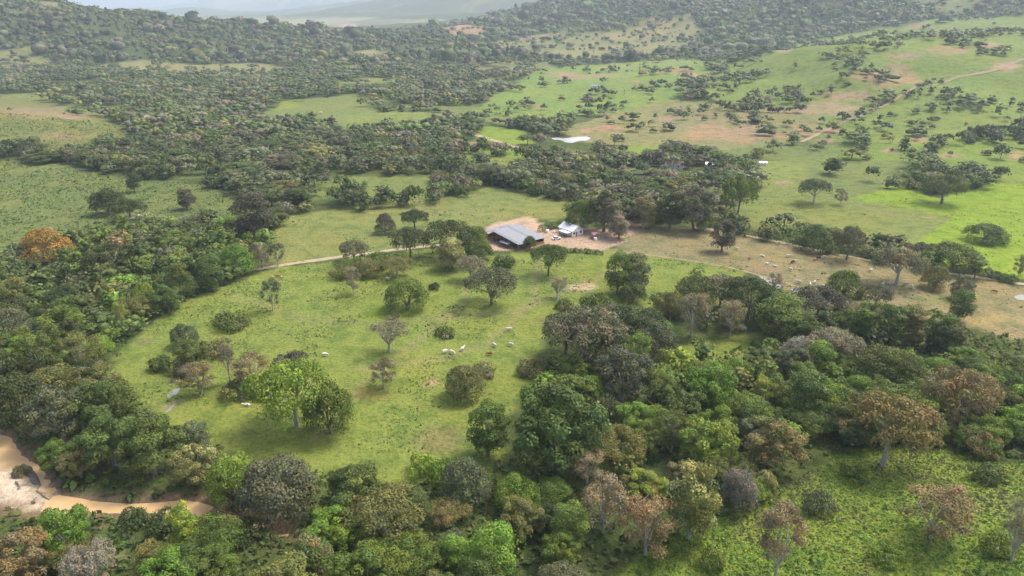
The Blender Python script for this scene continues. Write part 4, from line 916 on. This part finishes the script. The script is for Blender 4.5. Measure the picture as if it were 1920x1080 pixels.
for b in range(6):
    k = rest & (ct >= 1250) & (bi == b); P = np.stack([cx[k], cy_[k], cz[k]], -1)
    stamp(BL[b], P, crad[k] * .86, crad[k] * (.42 + .3 * rg.random(k.sum())), rot[k], cc[k])
# rows of small trees and scrub along field edges
def row(px, step, rad, colr, jit=2.0, h=1.0, lod='c'):
    P = np.array(gpoly(px)); L = np.r_[0, np.cumsum(np.hypot(*np.diff(P, axis=0).T))]; s = np.arange(0, L[-1], step)
    x = np.interp(s, L, P[:, 0]) + rg.normal(size=len(s)) * jit; y = np.interp(s, L, P[:, 1]) + rg.normal(size=len(s)) * jit
    for i in range(len(s)):
        kd = rg.choice(['dome', 'broad', 'umbrella']); d = PROTO[kd, int(rg.integers(0, 3))]; r = rad * (.7 + .6 * rg.random())
        c = np.array(PAL[rg.choice(colr)])[None] * (.85 + .3 * rg.random())
        stamp(d['lod'][lod], np.array([[x[i], y[i], float(hgt(x[i], y[i])) - .5]]), np.array([r / d['R']]), np.array([h * r * 1.7 / d['H']]), np.array([rg.random() * 6.28]), c)
row([(1352, 207), (1400, 209), (1450, 211), (1506, 212)], 4.5, 4.2, ['dark', 'dark', 'purple'], 1, 1.1)
row([(1545, 246), (1600, 222), (1660, 196), (1710, 176), (1755, 156)], 7, 3.6, ['dark', 'mid', 'greybrown'], 3)
row([(1780, 272), (1830, 268), (1880, 262), (1925, 256), (2000, 256)], 6, 5.5, ['dark', 'purple', 'mid'], 5)
row([(1820, 262), (1880, 250), (1930, 244)], 6, 5.5, ['dark', 'purple'], 4)
row([(1090, 205), (1125, 208), (1165, 203)], 6, 5, ['dark', 'mid'], 3)
row([(900, 340), (950, 352), (1010, 366), (1065, 380)], 4, 4.2, ['dark', 'mid', 'dark'], 2, 1.0, 'b')
row([(640, 380), (700, 390), (760, 385), (820, 378), (870, 362)], 6, 5.5, ['dark', 'grey', 'mid'], 4, 1.1, 'b')
row([(1580, 330), (1640, 345), (1720, 345), (1800, 340), (1860, 330)], 8, 5.5, ['dark', 'mid', 'grey'], 7, 1.1, 'b')
row([(0, 290), (60, 292), (130, 302), (230, 318), (340, 330)], 6, 5, ['dark', 'mid', 'purple'], 4, 1.0, 'b')
row([(820, 282), (900, 290), (990, 300), (1090, 312), (1180, 322), (1260, 330)], 7, 5, ['dark', 'mid', 'greybrown', 'pink'], 6, 1.0, 'b')
row([(1040, 296), (1090, 300), (1150, 306), (1220, 308)], 7, 4, ['dark', 'greybrown', 'pink'], 4, 1.0, 'b')
row([(1100, 345), (1200, 350), (1300, 345), (1390, 330)], 6, 5.5, ['dark', 'mid', 'pink', 'greybrown'], 7, 1.0, 'b')
me = quads_mesh('woodland', np.concatenate(MV), np.concatenate(MF), {'shade': np.concatenate(MS), 'col': np.concatenate(MC)}, [MAT['mass']])
o = link('woodland', me); tag(o, 'far woodland of grey-green trees covering the valley and hills', 'woodland', kind='stuff')
print('TREES', N, 'objects', asobj.sum(), 'woodland quads', len(me.polygons))

# ------------------------------------------------------------------ hedges
def hedge(px, wid, hgt_m, colr, label, n_per_m=55, size=.26):
    P = np.array(gpoly(px)); L = np.r_[0, np.cumsum(np.hypot(*np.diff(P, axis=0).T))]; s = np.arange(0, L[-1], .9); r = np.random.default_rng(int(L[-1] * 10))
    c = P.mean(0); lobes = []
    for q in s:
        x = np.interp(q, L, P[:, 0]) + r.normal() * wid * .2; y = np.interp(q, L, P[:, 1]) + r.normal() * wid * .2
        hh = hgt_m * (.65 + .5 * r.random()); lobes.append((x - c[0], y - c[1], float(hgt(x, y)) + hh * .45, hh * .55))
    Vv, F, S = leaf_cloud(r, lobes, int(L[-1] * n_per_m), size, .95, .2)
    root = empty('hedge', (c[0], c[1], 0)); f = link('foliage', quads_mesh('foliage', Vv, F, {'shade': S}, [MAT['leaf']]), root); f.color = (*PAL[colr], 1)
    tag(root, label, 'hedge'); return root
hedge([(1375, 440), (1420, 447), (1470, 457), (1510, 468)], 1.6, 4.2, 'mid', 'dense green hedge along the farm road')
hedge([(1550, 473), (1600, 480), (1660, 490), (1700, 497)], 1.6, 3.4, 'dark', 'dark scrubby hedge between farm road and dull field')
hedge([(1012, 434), (1030, 430), (1050, 426), (1068, 424)], 1.6, 3.2, 'mid', 'short clipped hedge between barn and white house', 80)
hedge([(1005, 474), (1030, 473), (1060, 472), (1095, 474), (1125, 478)], 3.2, 2.0, 'green', 'low green hedge line below the farm yard', 90)

# ------------------------------------------------------------------ undergrowth, weeds and tufts
def tufts(name, label, polys, step, ymax, leaf, nleaf, colr_list, seed, exclude=None, prob=1.0, hscale=1.0):
    r = np.random.default_rng(seed)
    x, y = scatter(-.82 * ymax - 30, .82 * ymax + 30, 62, ymax, step, seed)
    k = (np.abs(x) < .80 * y + 25) & (r.random(len(x)) < prob); x, y = x[k], y[k]
    z = hgt(x, y); u, v, t = project(x, y, z)
    ok = np.zeros(len(x), bool)
    for p in polys: ok |= inpoly(u, v, p)
    kk = (y > 60) & (y < 420) & (x < 20) & (x > -420); s = np.full(len(x), 99.); s[kk] = sdist(x[kk], y[kk], RIVER); ok &= s > 1.0
    ok &= (u > -60) & (u < 1980) & (v < 1180)
    if exclude is not None: ok &= fbm(x, y, 13, seed + 3, 3) > exclude
    x, y, z = x[ok], y[ok], z[ok]; n = len(x)
    m_ = n * nleaf; px_ = np.repeat(x, nleaf); py_ = np.repeat(y, nleaf); pz_ = np.repeat(z, nleaf)
    sz = np.repeat(np.exp(r.normal(size=n) * .35), nleaf)
    d = r.normal(size=(m_, 3)); d /= np.linalg.norm(d, axis=1)[:, None]; d[:, 2] = np.abs(d[:, 2])
    p = np.stack([px_, py_, pz_], -1) + d * (leaf * 1.5 * sz)[:, None] * np.array([1, 1, hscale])
    nr = d + .5 * r.normal(size=(m_, 3)); nr[:, 2] += .4; nr /= np.linalg.norm(nr, axis=1)[:, None]
    a = np.cross(nr, r.normal(size=(m_, 3))); a /= np.linalg.norm(a, axis=1)[:, None]; b = np.cross(nr, a)
    q = (leaf * sz * (.6 + .8 * r.random(m_)))[:, None]
    Vv = np.stack([p + a * q, p + b * q * .6, p - a * q, p - b * q * .6], 1).reshape(-1, 3)
    ci = np.clip(((fbm(x, y, 16, seed + 9, 3) * 1.1 + .5 + r.normal(size=n) * .16) * len(colr_list)).astype(int), 0, len(colr_list) - 1); c = np.array([PAL[c] for c in colr_list])[ci] * (.8 + .4 * r.random((n, 1)))
    S = np.stack([.85 + .3 * r.random(m_), np.zeros(m_), np.zeros(m_)], 1)
    o = link(name, quads_mesh(name, Vv, np.arange(m_ * 4).reshape(-1, 4), {'shade': S, 'col': np.repeat(c, nleaf, 0)}, [MAT['mass']]))
    tag(o, label, 'undergrowth', kind='stuff'); print(name, n, m_); return o
FP = {f[0]: f[1] for f in FIELDS}
tufts('slope_undergrowth', 'dense leafy weeds covering the green slope', [FP['leafy_slope'], [(1880, 860), (2000, 880), (2000, 1200), (1100, 1200), (1300, 1010), (1560, 860)]],   .66, 210, .175, 11, ['green', 'bright', 'bright', 'lime', 'lime', 'olive'], 21, None, 1, .42)
tufts('meadow_weeds', 'scattered weed tufts in the round meadow grass', [FP['round_meadow']], 1.5, 330, .22, 4, ['mid', 'green', 'olive', 'bright', 'dark'], 22, .08, 1, .6)
forest_px = [[(-100, 480), (0, 500), (80, 485), (150, 455), (450, 425), (520, 470), (420, 535), (330, 575), (240, 640), (205, 700), (240, 750), (320, 790), (480, 880), (600, 905), (850, 905), (960, 860), (1020, 760), (1110, 715), (1250, 690), (1440, 640), (1560, 575), (1800, 612), (2000, 650), (2000, 890), (1900, 872), (1700, 832), (1560, 852), (1400, 952), (1280, 1004), (1130, 1085), (1100, 1250), (-100, 1250)]]
tufts('forest_undergrowth', 'dark green scrub filling the ground between the wood trees', forest_px, 2.1, 330, .38, 11, ['mid', 'green', 'dark', 'olive', 'mid'], 23, -.45, 1, 1.4)
tufts('field_tussocks', 'rough grass tussocks dotting the far pastures', [FP['bright_field'], FP['dull_field'], FP['brown_pasture'], FP['barn_field']], 3.4, 520, .28, 3, ['mid', 'olive', 'green'], 24, .15, 1, .6)

tufts('rough_grass', 'coarse grass clumps covering the rough field', [FP['left_field'], FP['hillock']], 2.3, 620, .42, 4, ['olive', 'green', 'mid', 'bright'], 25, -.3, 1, .5)
# ------------------------------------------------------------------ river details
def rock_mesh(px, h, name, label):
    P = np.array(gpoly(px)); c = P.mean(0); bm = bmesh.new(); z0 = float(hgt(*c)); n = len(P)
    rr = random.Random(3); rings = []
    for sc, zz in ((1.1, -1.0), (1.0, .15), (.82, h * .75), (.45, h), (.12, h * 1.05)):
        rings.append([bm.verts.new(((p[0] - c[0]) * sc * rr.uniform(.93, 1.07), (p[1] - c[1]) * sc * rr.uniform(.93, 1.07), zz * rr.uniform(.85, 1.15))) for p in P])
    for a, b in zip(rings, rings[1:]):
        for i in range(n): bm.faces.new((a[i], a[(i + 1) % n], b[(i + 1) % n], b[i]))
    bm.faces.new(rings[-1]); bmesh.ops.recalc_face_normals(bm, faces=bm.faces)
    me = bpy.data.meshes.new(name); bm.to_mesh(me); bm.free(); me.materials.append(MAT['rock'])
    o = link(name, me); o.location = (c[0], c[1], z0); tag(o, label, 'rock'); return o
rock_mesh([(40, 876), (52, 874), (66, 884), (74, 898), (80, 914), (72, 916), (60, 908), (52, 896), (44, 886)], .7, 'rock_shelf', 'long dark wet rock shelf on the sand bar')
def snag(px, label):
    P = [ground_at(*p) for p in px]; b = P[0]; mb = MB(); pts = [Vector((q[0] - b[0], q[1] - b[1], q[2] - b[2] + .25)) for q in P]
    mb.tube(pts, list(np.linspace(.28, .12, len(pts))), 6)
    for k in range(1, len(pts)):
        e = pts[k] + Vector((.8 * (-1) ** k, .9, .7)); mb.tube([pts[k], pts[k].lerp(e, .5), e], [.1, .07, .03], 5)
    o = mb.build('driftwood_log', MAT['bark']); o.location = b[:3]; tag(o, label, 'log'); return o
snag([(70, 922), (80, 930), (92, 938)], 'dark branching driftwood log at the tip of the sand bar')
snag([(30, 905), (36, 912), (35, 918)], 'short driftwood log lying on the pale sand')
snag([(60, 942), (66, 944), (64, 939)], 'small driftwood snag at the lower edge of the sand')

# ------------------------------------------------------------------ farm buildings
def barn():
    rz = R_(-48); bx, by = .5, 305.0; bz = float(hgt(bx, by)); root = empty('cattle_barn', (bx, by, bz), rz)
    # two roof slopes with a raised slot between, made of single sheets
    def slope(x0, z0, x1, z1, y0, y1, nsh, mat_a, mat_b):
        for i in range(nsh):
            ya = y0 + (y1 - y0) * i / nsh; yb = y0 + (y1 - y0) * (i + 1) / nsh + .08; dz = .012 * (i % 2)
            mb = MB(); v = [(x0, ya, z0 + dz), (x1, ya, z1 + dz), (x1, yb, z1 + dz), (x0, yb, z0 + dz)]
            mb.v = v + [(p[0], p[1], p[2] + .05) for p in v]; mb.f = [(3, 2, 1, 0), (4, 5, 6, 7)] + [(k, (k + 1) % 4, 4 + (k + 1) % 4, 4 + k) for k in range(4)]
            mb.build('roof_sheet', mat_a if (i * 7) % 5 else mat_b, root)
    slope(-13.0, 3.3, -5.0, 4.6, -8.3, 8.3, 9, MAT['iron'], MAT['iron2'])
    slope(-5.7, 5.3, 13.0, 2.9, -8.3, 8.3, 9, MAT['iron'], MAT['iron2'])
    for x, h in ((-12.4, 3.3), (-5.3, 4.6), (1, 4.4), (7, 3.6), (12.4, 2.95)):
        for y in (-7.8, -2.6, 2.6, 7.8):
            mb = MB(); mb.box((x, y, h / 2 - .2), (.26, .26, h + .4)); mb.build('post', MAT['post'], root)
    for (c, d) in (((-12.6, 0, .7), (.2, 16, 1.4)), ((12.6, 2, .6), (.2, 12, 1.2)), ((0, 8.0, 1.0), (25, .2, 2.0)), ((-8.5, -8.0, .6), (7.6, .2, 1.2)), ((4.5, -8.0, .6), (9, .2, 1.2))):
        mb = MB(); mb.box(c, d); mb.build('wall', MAT['brick'], root)
    for y in (-8.1, 0, 8.1):
        mb = MB(); mb.box((0, y, 2.75), (25.2, .16, .22)); mb.build('beam', MAT['post'], root)
    mb = MB(); mb.box((-2, -3, .45), (14, 1.2, .7)); mb.build('trough', MAT['brick'], root)
    tag(root, 'open cattle barn with a wide grey corrugated roof and red walls', 'barn')
barn()
def porch_barn():
    x, y, z, t = ground_at(950, 462); root = empty('lean_to', (x, y, z), R_(-48))
    for i in range(3):
        mb = MB(); v = [(-3 + 2 * i, -2.2, 2.1), (-1 + 2 * i, -2.2, 2.1), (-1 + 2 * i, 2.0, 2.75), (-3 + 2 * i, 2.0, 2.75)]
        mb.v = v + [(p[0], p[1], p[2] + .05 + .01 * (i % 2)) for p in v]; mb.f = [(3, 2, 1, 0), (4, 5, 6, 7)] + [(k, (k + 1) % 4, 4 + (k + 1) % 4, 4 + k) for k in range(4)]
        mb.build('roof_sheet', MAT['iron'], root)
    for px_ in (-2.9, 2.9):
        for py_ in (-2, 1.8):
            mb = MB(); mb.box((px_, py_, 1.0), (.2, .2, 2.4)); mb.build('post', MAT['post'], root)
    tag(root, 'small open lean-to with sheet roof at the barn corner', 'shed')
porch_barn()
def house(u, v, Wd, Ln, hw, hr, rz, wall, roof, label, name='farm_house', over=.5):
    x, y, z, t = ground_at(u, v); root = empty(name, (x, y + Ln * .5, z), rz)
    mb = MB(); mb.prism([(-Wd / 2, -.5), (Wd / 2, -.5), (Wd / 2, hw), (0, hw + hr), (-Wd / 2, hw)], Ln); mb.v = [(a, b - Ln / 2, c) for a, b, c in mb.v]; mb.build('wall', wall, root)
    sl = hr / (Wd / 2)
    for s in (-1, 1):
        mb = MB(); e = Wd / 2 + over; v_ = [(0, -Ln / 2 - over, hw + hr + .06), (s * e, -Ln / 2 - over, hw - sl * over + .06), (s * e, Ln / 2 + over, hw - sl * over + .06), (0, Ln / 2 + over, hw + hr + .06)]
        if s > 0: v_ = v_[::-1]
        mb.v = v_ + [(p[0], p[1], p[2] + .08) for p in v_]; mb.f = [(0, 1, 2, 3), (7, 6, 5, 4)] + [(k, 4 + k, 4 + (k + 1) % 4, (k + 1) % 4) for k in range(4)]
        mb.build('roof_slope', roof, root)
    mb = MB(); mb.box((-Wd * .12, -Ln / 2 - .02, 1.0), (1.0, .1, 2.0)); mb.build('door', MAT['post'], root)
    for q in (-.34, .28):
        mb = MB(); mb.box((Wd * q, -Ln / 2 - .02, 1.6), (1.1, .1, .9)); mb.build('window', MAT['dark'], root)
    for q in (-.25, .25):
        mb = MB(); mb.box((-Wd / 2 - .02, Ln * q, 1.6), (.1, 1.1, .9)); mb.build('window', MAT['dark'], root)
    tag(root, label, 'house'); return root
hs = house(1072, 443, 7.0, 9.5, 2.9, 1.8, R_(38), MAT['white'], MAT['roofw'], 'small white house with a pale sheet roof in the farm yard')
mb = MB(); mb.box((-5.2, -1.5, 2.35), (3.2, 6, .1)); mb.build('porch_roof', MAT['roofw'], hs)
for py_ in (-4.2, 1.2):
    mb = MB(); mb.box((-6.5, py_, 1.0), (.18, .18, 2.6)); mb.build('porch_post', MAT['post'], hs)
house(1268, 318, 7, 12, 2.8, 1.6, R_(70), MAT['white'], MAT['tile'], 'small house with a pink tiled roof among trees by the gravel road', 'cottage')
house(1337, 316, 5, 8, 2.5, 1.0, R_(80), MAT['white'], MAT['roofw'], 'white-roofed hut beside the pink-roofed cottage', 'hut')
house(1372, 302, 5, 6, 2.3, .9, R_(75), MAT['white'], MAT['roofw'], 'tiny white hut above the white-roofed hut', 'hut')
house(1432, 311, 3, 4.5, 2.0, .7, R_(85), MAT['white'], MAT['roofw'], 'white hut at the edge of the dull green field', 'hut')
house(1118, 165, 5, 11, 2.6, 1.0, R_(80), MAT['white'], MAT['iron'], 'lone white farmhouse on the green slope', 'farm_house')
house(1745, 288, 3.5, 6, 2.2, .8, R_(85), MAT['white'], MAT['iron'], 'white hut beside red earth banks on the knoll', 'hut')
house(760, 150, 6, 14, 3.2, 1.4, R_(85), MAT['white'], MAT['iron'], 'pale roofed building buried in the far woods', 'farm_house')
house(440, 298, 4, 5, 2.6, 1.0, R_(30), MAT['white'], MAT['roofw'], 'tiny white hut in the woods behind the rough field', 'hut')

def car():
    x, y, z, t = ground_at(1043, 449); root = empty('parked_car', (x, y, z), R_(18))
    mb = MB(); mb.box((0, 0, .62), (4.4, 1.75, .62), 0, .95); mb.build('body', MAT['white'], root)
    mb = MB(); mb.box((-.25, 0, 1.22), (2.3, 1.6, .6), 0, .78); mb.build('cabin', MAT['glass'], root)
    mb = MB(); mb.box((-.25, 0, 1.54), (1.85, 1.32, .07)); mb.build('roof', MAT['white'], root)
    for wx in (-1.35, 1.35):
        for wy in (-.82, .82):
            mb = MB(); mb.tube([(wx, wy - .11, .33), (wx, wy + .11, .33)], [.33, .33], 12); mb.build('wheel', MAT['rubber'], root)
    for wy in (-.6, .6):
        mb = MB(); mb.box((2.17, wy, .68), (.08, .35, .18)); mb.build('headlight', MAT['glass'], root)
    tag(root, 'white car parked in the dirt yard by the white house', 'car')
car()
def canopy():
    x, y, z, t = ground_at(1117, 447); root = empty('shade_canopy', (x, y, z), R_(20))
    mb = MB(); mb.prism([(-1.9, 2.3), (0, 2.9), (1.9, 2.3), (1.9, 2.24), (0, 2.84), (-1.9, 2.24)], 3.2); mb.v = [(a, b - 1.6, c) for a, b, c in mb.v]; mb.build('tarp', MAT['pink'], root)
    for a in (-1.8, 1.8):
        for b in (-1.5, 1.5):
            mb = MB(); mb.box((a, b, 1.0), (.1, .1, 2.6)); mb.build('post', MAT['post'], root)
    tag(root, 'pink tarp canopy on posts in the dirt yard', 'canopy')
    x, y, z, t = ground_at(1116, 450); tank('white water tank beneath the pink canopy', x, y - .5, z, 1.0)
def tank(label, x, y, z, s):
    root = empty('water_tank', (x, y, z), 0, (s, s, s))
    mb = MB(); mb.tube([(0, 0, -.2), (0, 0, .1), (0, 0, 1.2), (0, 0, 1.45), (0, 0, 1.55)], [.75, .8, .8, .6, .3], 14); mb.build('body', MAT['white'], root, True)
    mb = MB(); mb.tube([(0, 0, 1.5), (0, 0, 1.66)], [.26, .24], 10); mb.build('lid', MAT['dark'], root)
    tag(root, label, 'tank')
canopy()
x, y, z, t = ground_at(1026, 436); tank('white water tank against the short clipped hedge', x, y, z, 1.1)
x, y, z, t = ground_at(1039, 436); tank('second white drum between hedge and porch', x, y, z, .7)

# ------------------------------------------------------------------ cattle
def cow_mesh(pose):
    J = {}; E = []
    def j(n, p, r): J[n] = (p, r)
    zb = 1.05 if pose != 'lie' else .48
    j('rump', (-.85, 0, zb + .05), (.30, .30)); j('hip', (-.55, 0, zb + .02), (.36, .38)); j('belly', (0, 0, zb - .06), (.38, .42)); j('chest', (.5, 0, zb), (.34, .40)); j('hump', (.72, 0, zb + .16), (.26, .30))
    if pose == 'graze': j('neck', (1.08, 0, zb - .12), (.17, .22)); j('head', (1.32, 0, zb - .55), (.13, .16)); j('muzzle', (1.42, 0, zb - .86), (.09, .10))
    else: j('neck', (1.08, 0, zb + .32), (.17, .22)); j('head', (1.34, 0, zb + .48), (.14, .15)); j('muzzle', (1.66, 0, zb + .34), (.09, .09))
    E += [('rump', 'hip'), ('hip', 'belly'), ('belly', 'chest'), ('chest', 'hump'), ('hump', 'neck'), ('neck', 'head'), ('head', 'muzzle')]
    for s in (-1, 1):
        if pose == 'lie':
            j(f'fk{s}', (.75, .36 * s, .22), (.12, .12)); j(f'ff{s}', (.95, .30 * s, .10), (.07, .07)); E.extend([('chest', f'fk{s}'), (f'fk{s}', f'ff{s}')])
            j(f'hk{s}', (-.45, .45 * s, .22), (.15, .14)); j(f'hf{s}', (-.2, .5 * s, .10), (.07, .07)); E.extend([('hip', f'hk{s}'), (f'hk{s}', f'hf{s}')])
        else:
            a = .10 * s
            j(f'fs{s}', (.52, .22 * s, .72), (.14, .13)); j(f'fk{s}', (.54 + a, .22 * s, .40), (.085, .085)); j(f'ff{s}', (.52 + a, .22 * s, .03), (.075, .07)); E.extend([('chest', f'fs{s}'), (f'fs{s}', f'fk{s}'), (f'fk{s}', f'ff{s}')])
            j(f'hs{s}', (-.55, .24 * s, .72), (.19, .15)); j(f'hk{s}', (-.78 - a, .22 * s, .45), (.09, .085)); j(f'hf{s}', (-.70 - a, .22 * s, .03), (.075, .07)); E.extend([('hip', f'hs{s}'), (f'hs{s}', f'hk{s}'), (f'hk{s}', f'hf{s}')])
        hp = J['head'][0]
        j(f'ear{s}', (hp[0] - .08, .24 * s, hp[2] + .06), (.05, .03)); E.append(('head', f'ear{s}'))
    j('t1', (-1.1, 0, zb), (.05, .05)); j('t2', (-1.2, 0, zb - .5 if pose != 'lie' else .15), (.05, .05)); E += [('rump', 't1'), ('t1', 't2')]
    ks = list(J); me = bpy.data.meshes.new('cow_skeleton'); me.from_pydata([J[k][0] for k in ks], [(ks.index(a), ks.index(b)) for a, b in E], [])
    o = bpy.data.objects.new('cow_skeleton', me); COL.objects.link(o)
    sm = o.modifiers.new('skin', 'SKIN'); ss = o.modifiers.new('sub', 'SUBSURF'); ss.levels = 1; ss.render_levels = 1
    for k, n in enumerate(ks): me.skin_vertices[0].data[k].radius = J[n][1]
    me.skin_vertices[0].data[ks.index('belly')].use_root = True
    dg = bpy.context.evaluated_depsgraph_get(); out = bpy.data.meshes.new_from_object(o.evaluated_get(dg)); out.name = 'cow_body'
    out.polygons.foreach_set('use_smooth', [True] * len(out.polygons))
    bpy.data.objects.remove(o); bpy.data.meshes.remove(me); return out
COWS = {p: cow_mesh(p) for p in ('graze', 'stand', 'lie')}
CM = {}
def cow(u, v, colr, label, group=None, pose=None):
    pose = pose or rngT.choice(['graze', 'graze', 'stand', 'lie']); key = (pose, colr)
    if key not in CM:
        m_ = COWS[pose].copy(); m_.materials.clear(); m_.materials.append(MAT['cow_' + colr]); CM[key] = m_
    x, y, z, t = ground_at(u, v + 1.5); o = link('cow', CM[key]); o.location = (x, y, z + .02); o.rotation_euler = (0, 0, rngT.choice([0, 3.14]) + rngT.normal() * .7)
    o.scale = (.92,) * 3; tag(o, label, 'cow', group); return o
g = 'white cattle in the round meadow'
for (u, v) in ((955, 619), (836, 634), (834, 661), (847, 662), (867, 656), (927, 649), (958, 648)): cow(u, v, 'white', 'white cow near the low dark bush in the round meadow', g)
cow(918, 665, 'brown', 'reddish brown cow among the white cattle of the meadow')
cow(512, 523, 'cream', 'cream cow beside the slender sapling', 'cream cattle by the sapling'); cow(529, 522, 'cream', 'cream cow beside the slender sapling', 'cream cattle by the sapling'); cow(521, 519, 'brown', 'brown calf between the two cream cattle')
cow(727, 524, 'cream', 'cream cow beside the low olive spreading tree')
cow(747, 465, 'white', 'white cow on the pale dirt track', 'white cattle on the dirt track', 'stand'); cow(758, 464, 'white', 'white cow on the pale dirt track', 'white cattle on the dirt track', 'stand')
for (u, v) in ((236, 404), (247, 411), (260, 405), (266, 405), (274, 404)): cow(u, v, 'white', 'white cow under the dark trees of the rough field', 'white cattle under the dark trees')
cow(463, 760, 'white', 'white animal lying near the stream pool', None, 'lie'); cow(609, 667, 'white', 'white cow alone behind the bright pale-trunked tree')
for (u, v) in ((1381, 467), (1430, 480), (1478, 481), (1545, 483), (1439, 494), (1453, 499), (1491, 491), (1482, 506)): cow(u, v, 'white', 'white cow on the upper brown pasture near the farm road', 'white cattle on the upper brown pasture')
cow(1486, 492, 'dark', 'dark cow among white cattle on the brown pasture'); cow(1534, 485, 'dark', 'dark cow near the farm road hedge'); cow(1405, 485, 'brown', 'brown cow on the brown pasture near the egg-shaped tree'); cow(1527, 489, 'brown', 'brown cow beside the dark cow near the hedge')
for (u, v) in ((1498, 530), (1519, 533), (1527, 530), (1543, 538)): cow(u, v, 'white', 'white cow near the small puddle of the pasture', 'white cattle by the puddle')
for (u, v) in ((1632, 508), (1655, 534), (1666, 533), (1698, 533), (1709, 539)): cow(u, v, 'white', 'white cow around the reddish-topped umbrella tree', 'white cattle by the umbrella tree')
for (u, v) in ((1583, 560), (1588, 570)): cow(u, v, 'white', 'white cow below the green rounded pasture tree', 'white cattle below the rounded tree')
cow(1394, 618, 'white', 'white cow in the glade behind the white forked trunk'); cow(1865, 548, 'brown', 'brown cow beside the open pasture flood water')

# ------------------------------------------------------------------ the air of the valley
mt = bpy.data.materials.new('valley_haze'); mt.use_nodes = True; n = mt.node_tree; n.nodes.clear()
pv = n.nodes.new('ShaderNodeVolumePrincipled'); pv.inputs['Color'].default_value = (.70, .83, 1.0, 1); pv.inputs['Density'].default_value = .00012; pv.inputs['Anisotropy'].default_value = .2
ou = n.nodes.new('ShaderNodeOutputMaterial'); n.links.new(pv.outputs[0], ou.inputs['Volume'])
zlo = float(ZZ.min()) - 1.5; zhi = max(float(ZZ.max()) + 20, CAM_H + 20)
mb = MB(); mb.box((0, 6800, (zlo + zhi) / 2), (26600, 15900, zhi - zlo)); o = mb.build('haze', mt)
tag(o, 'pale blue haze filling the valley air', 'haze', kind='stuff')
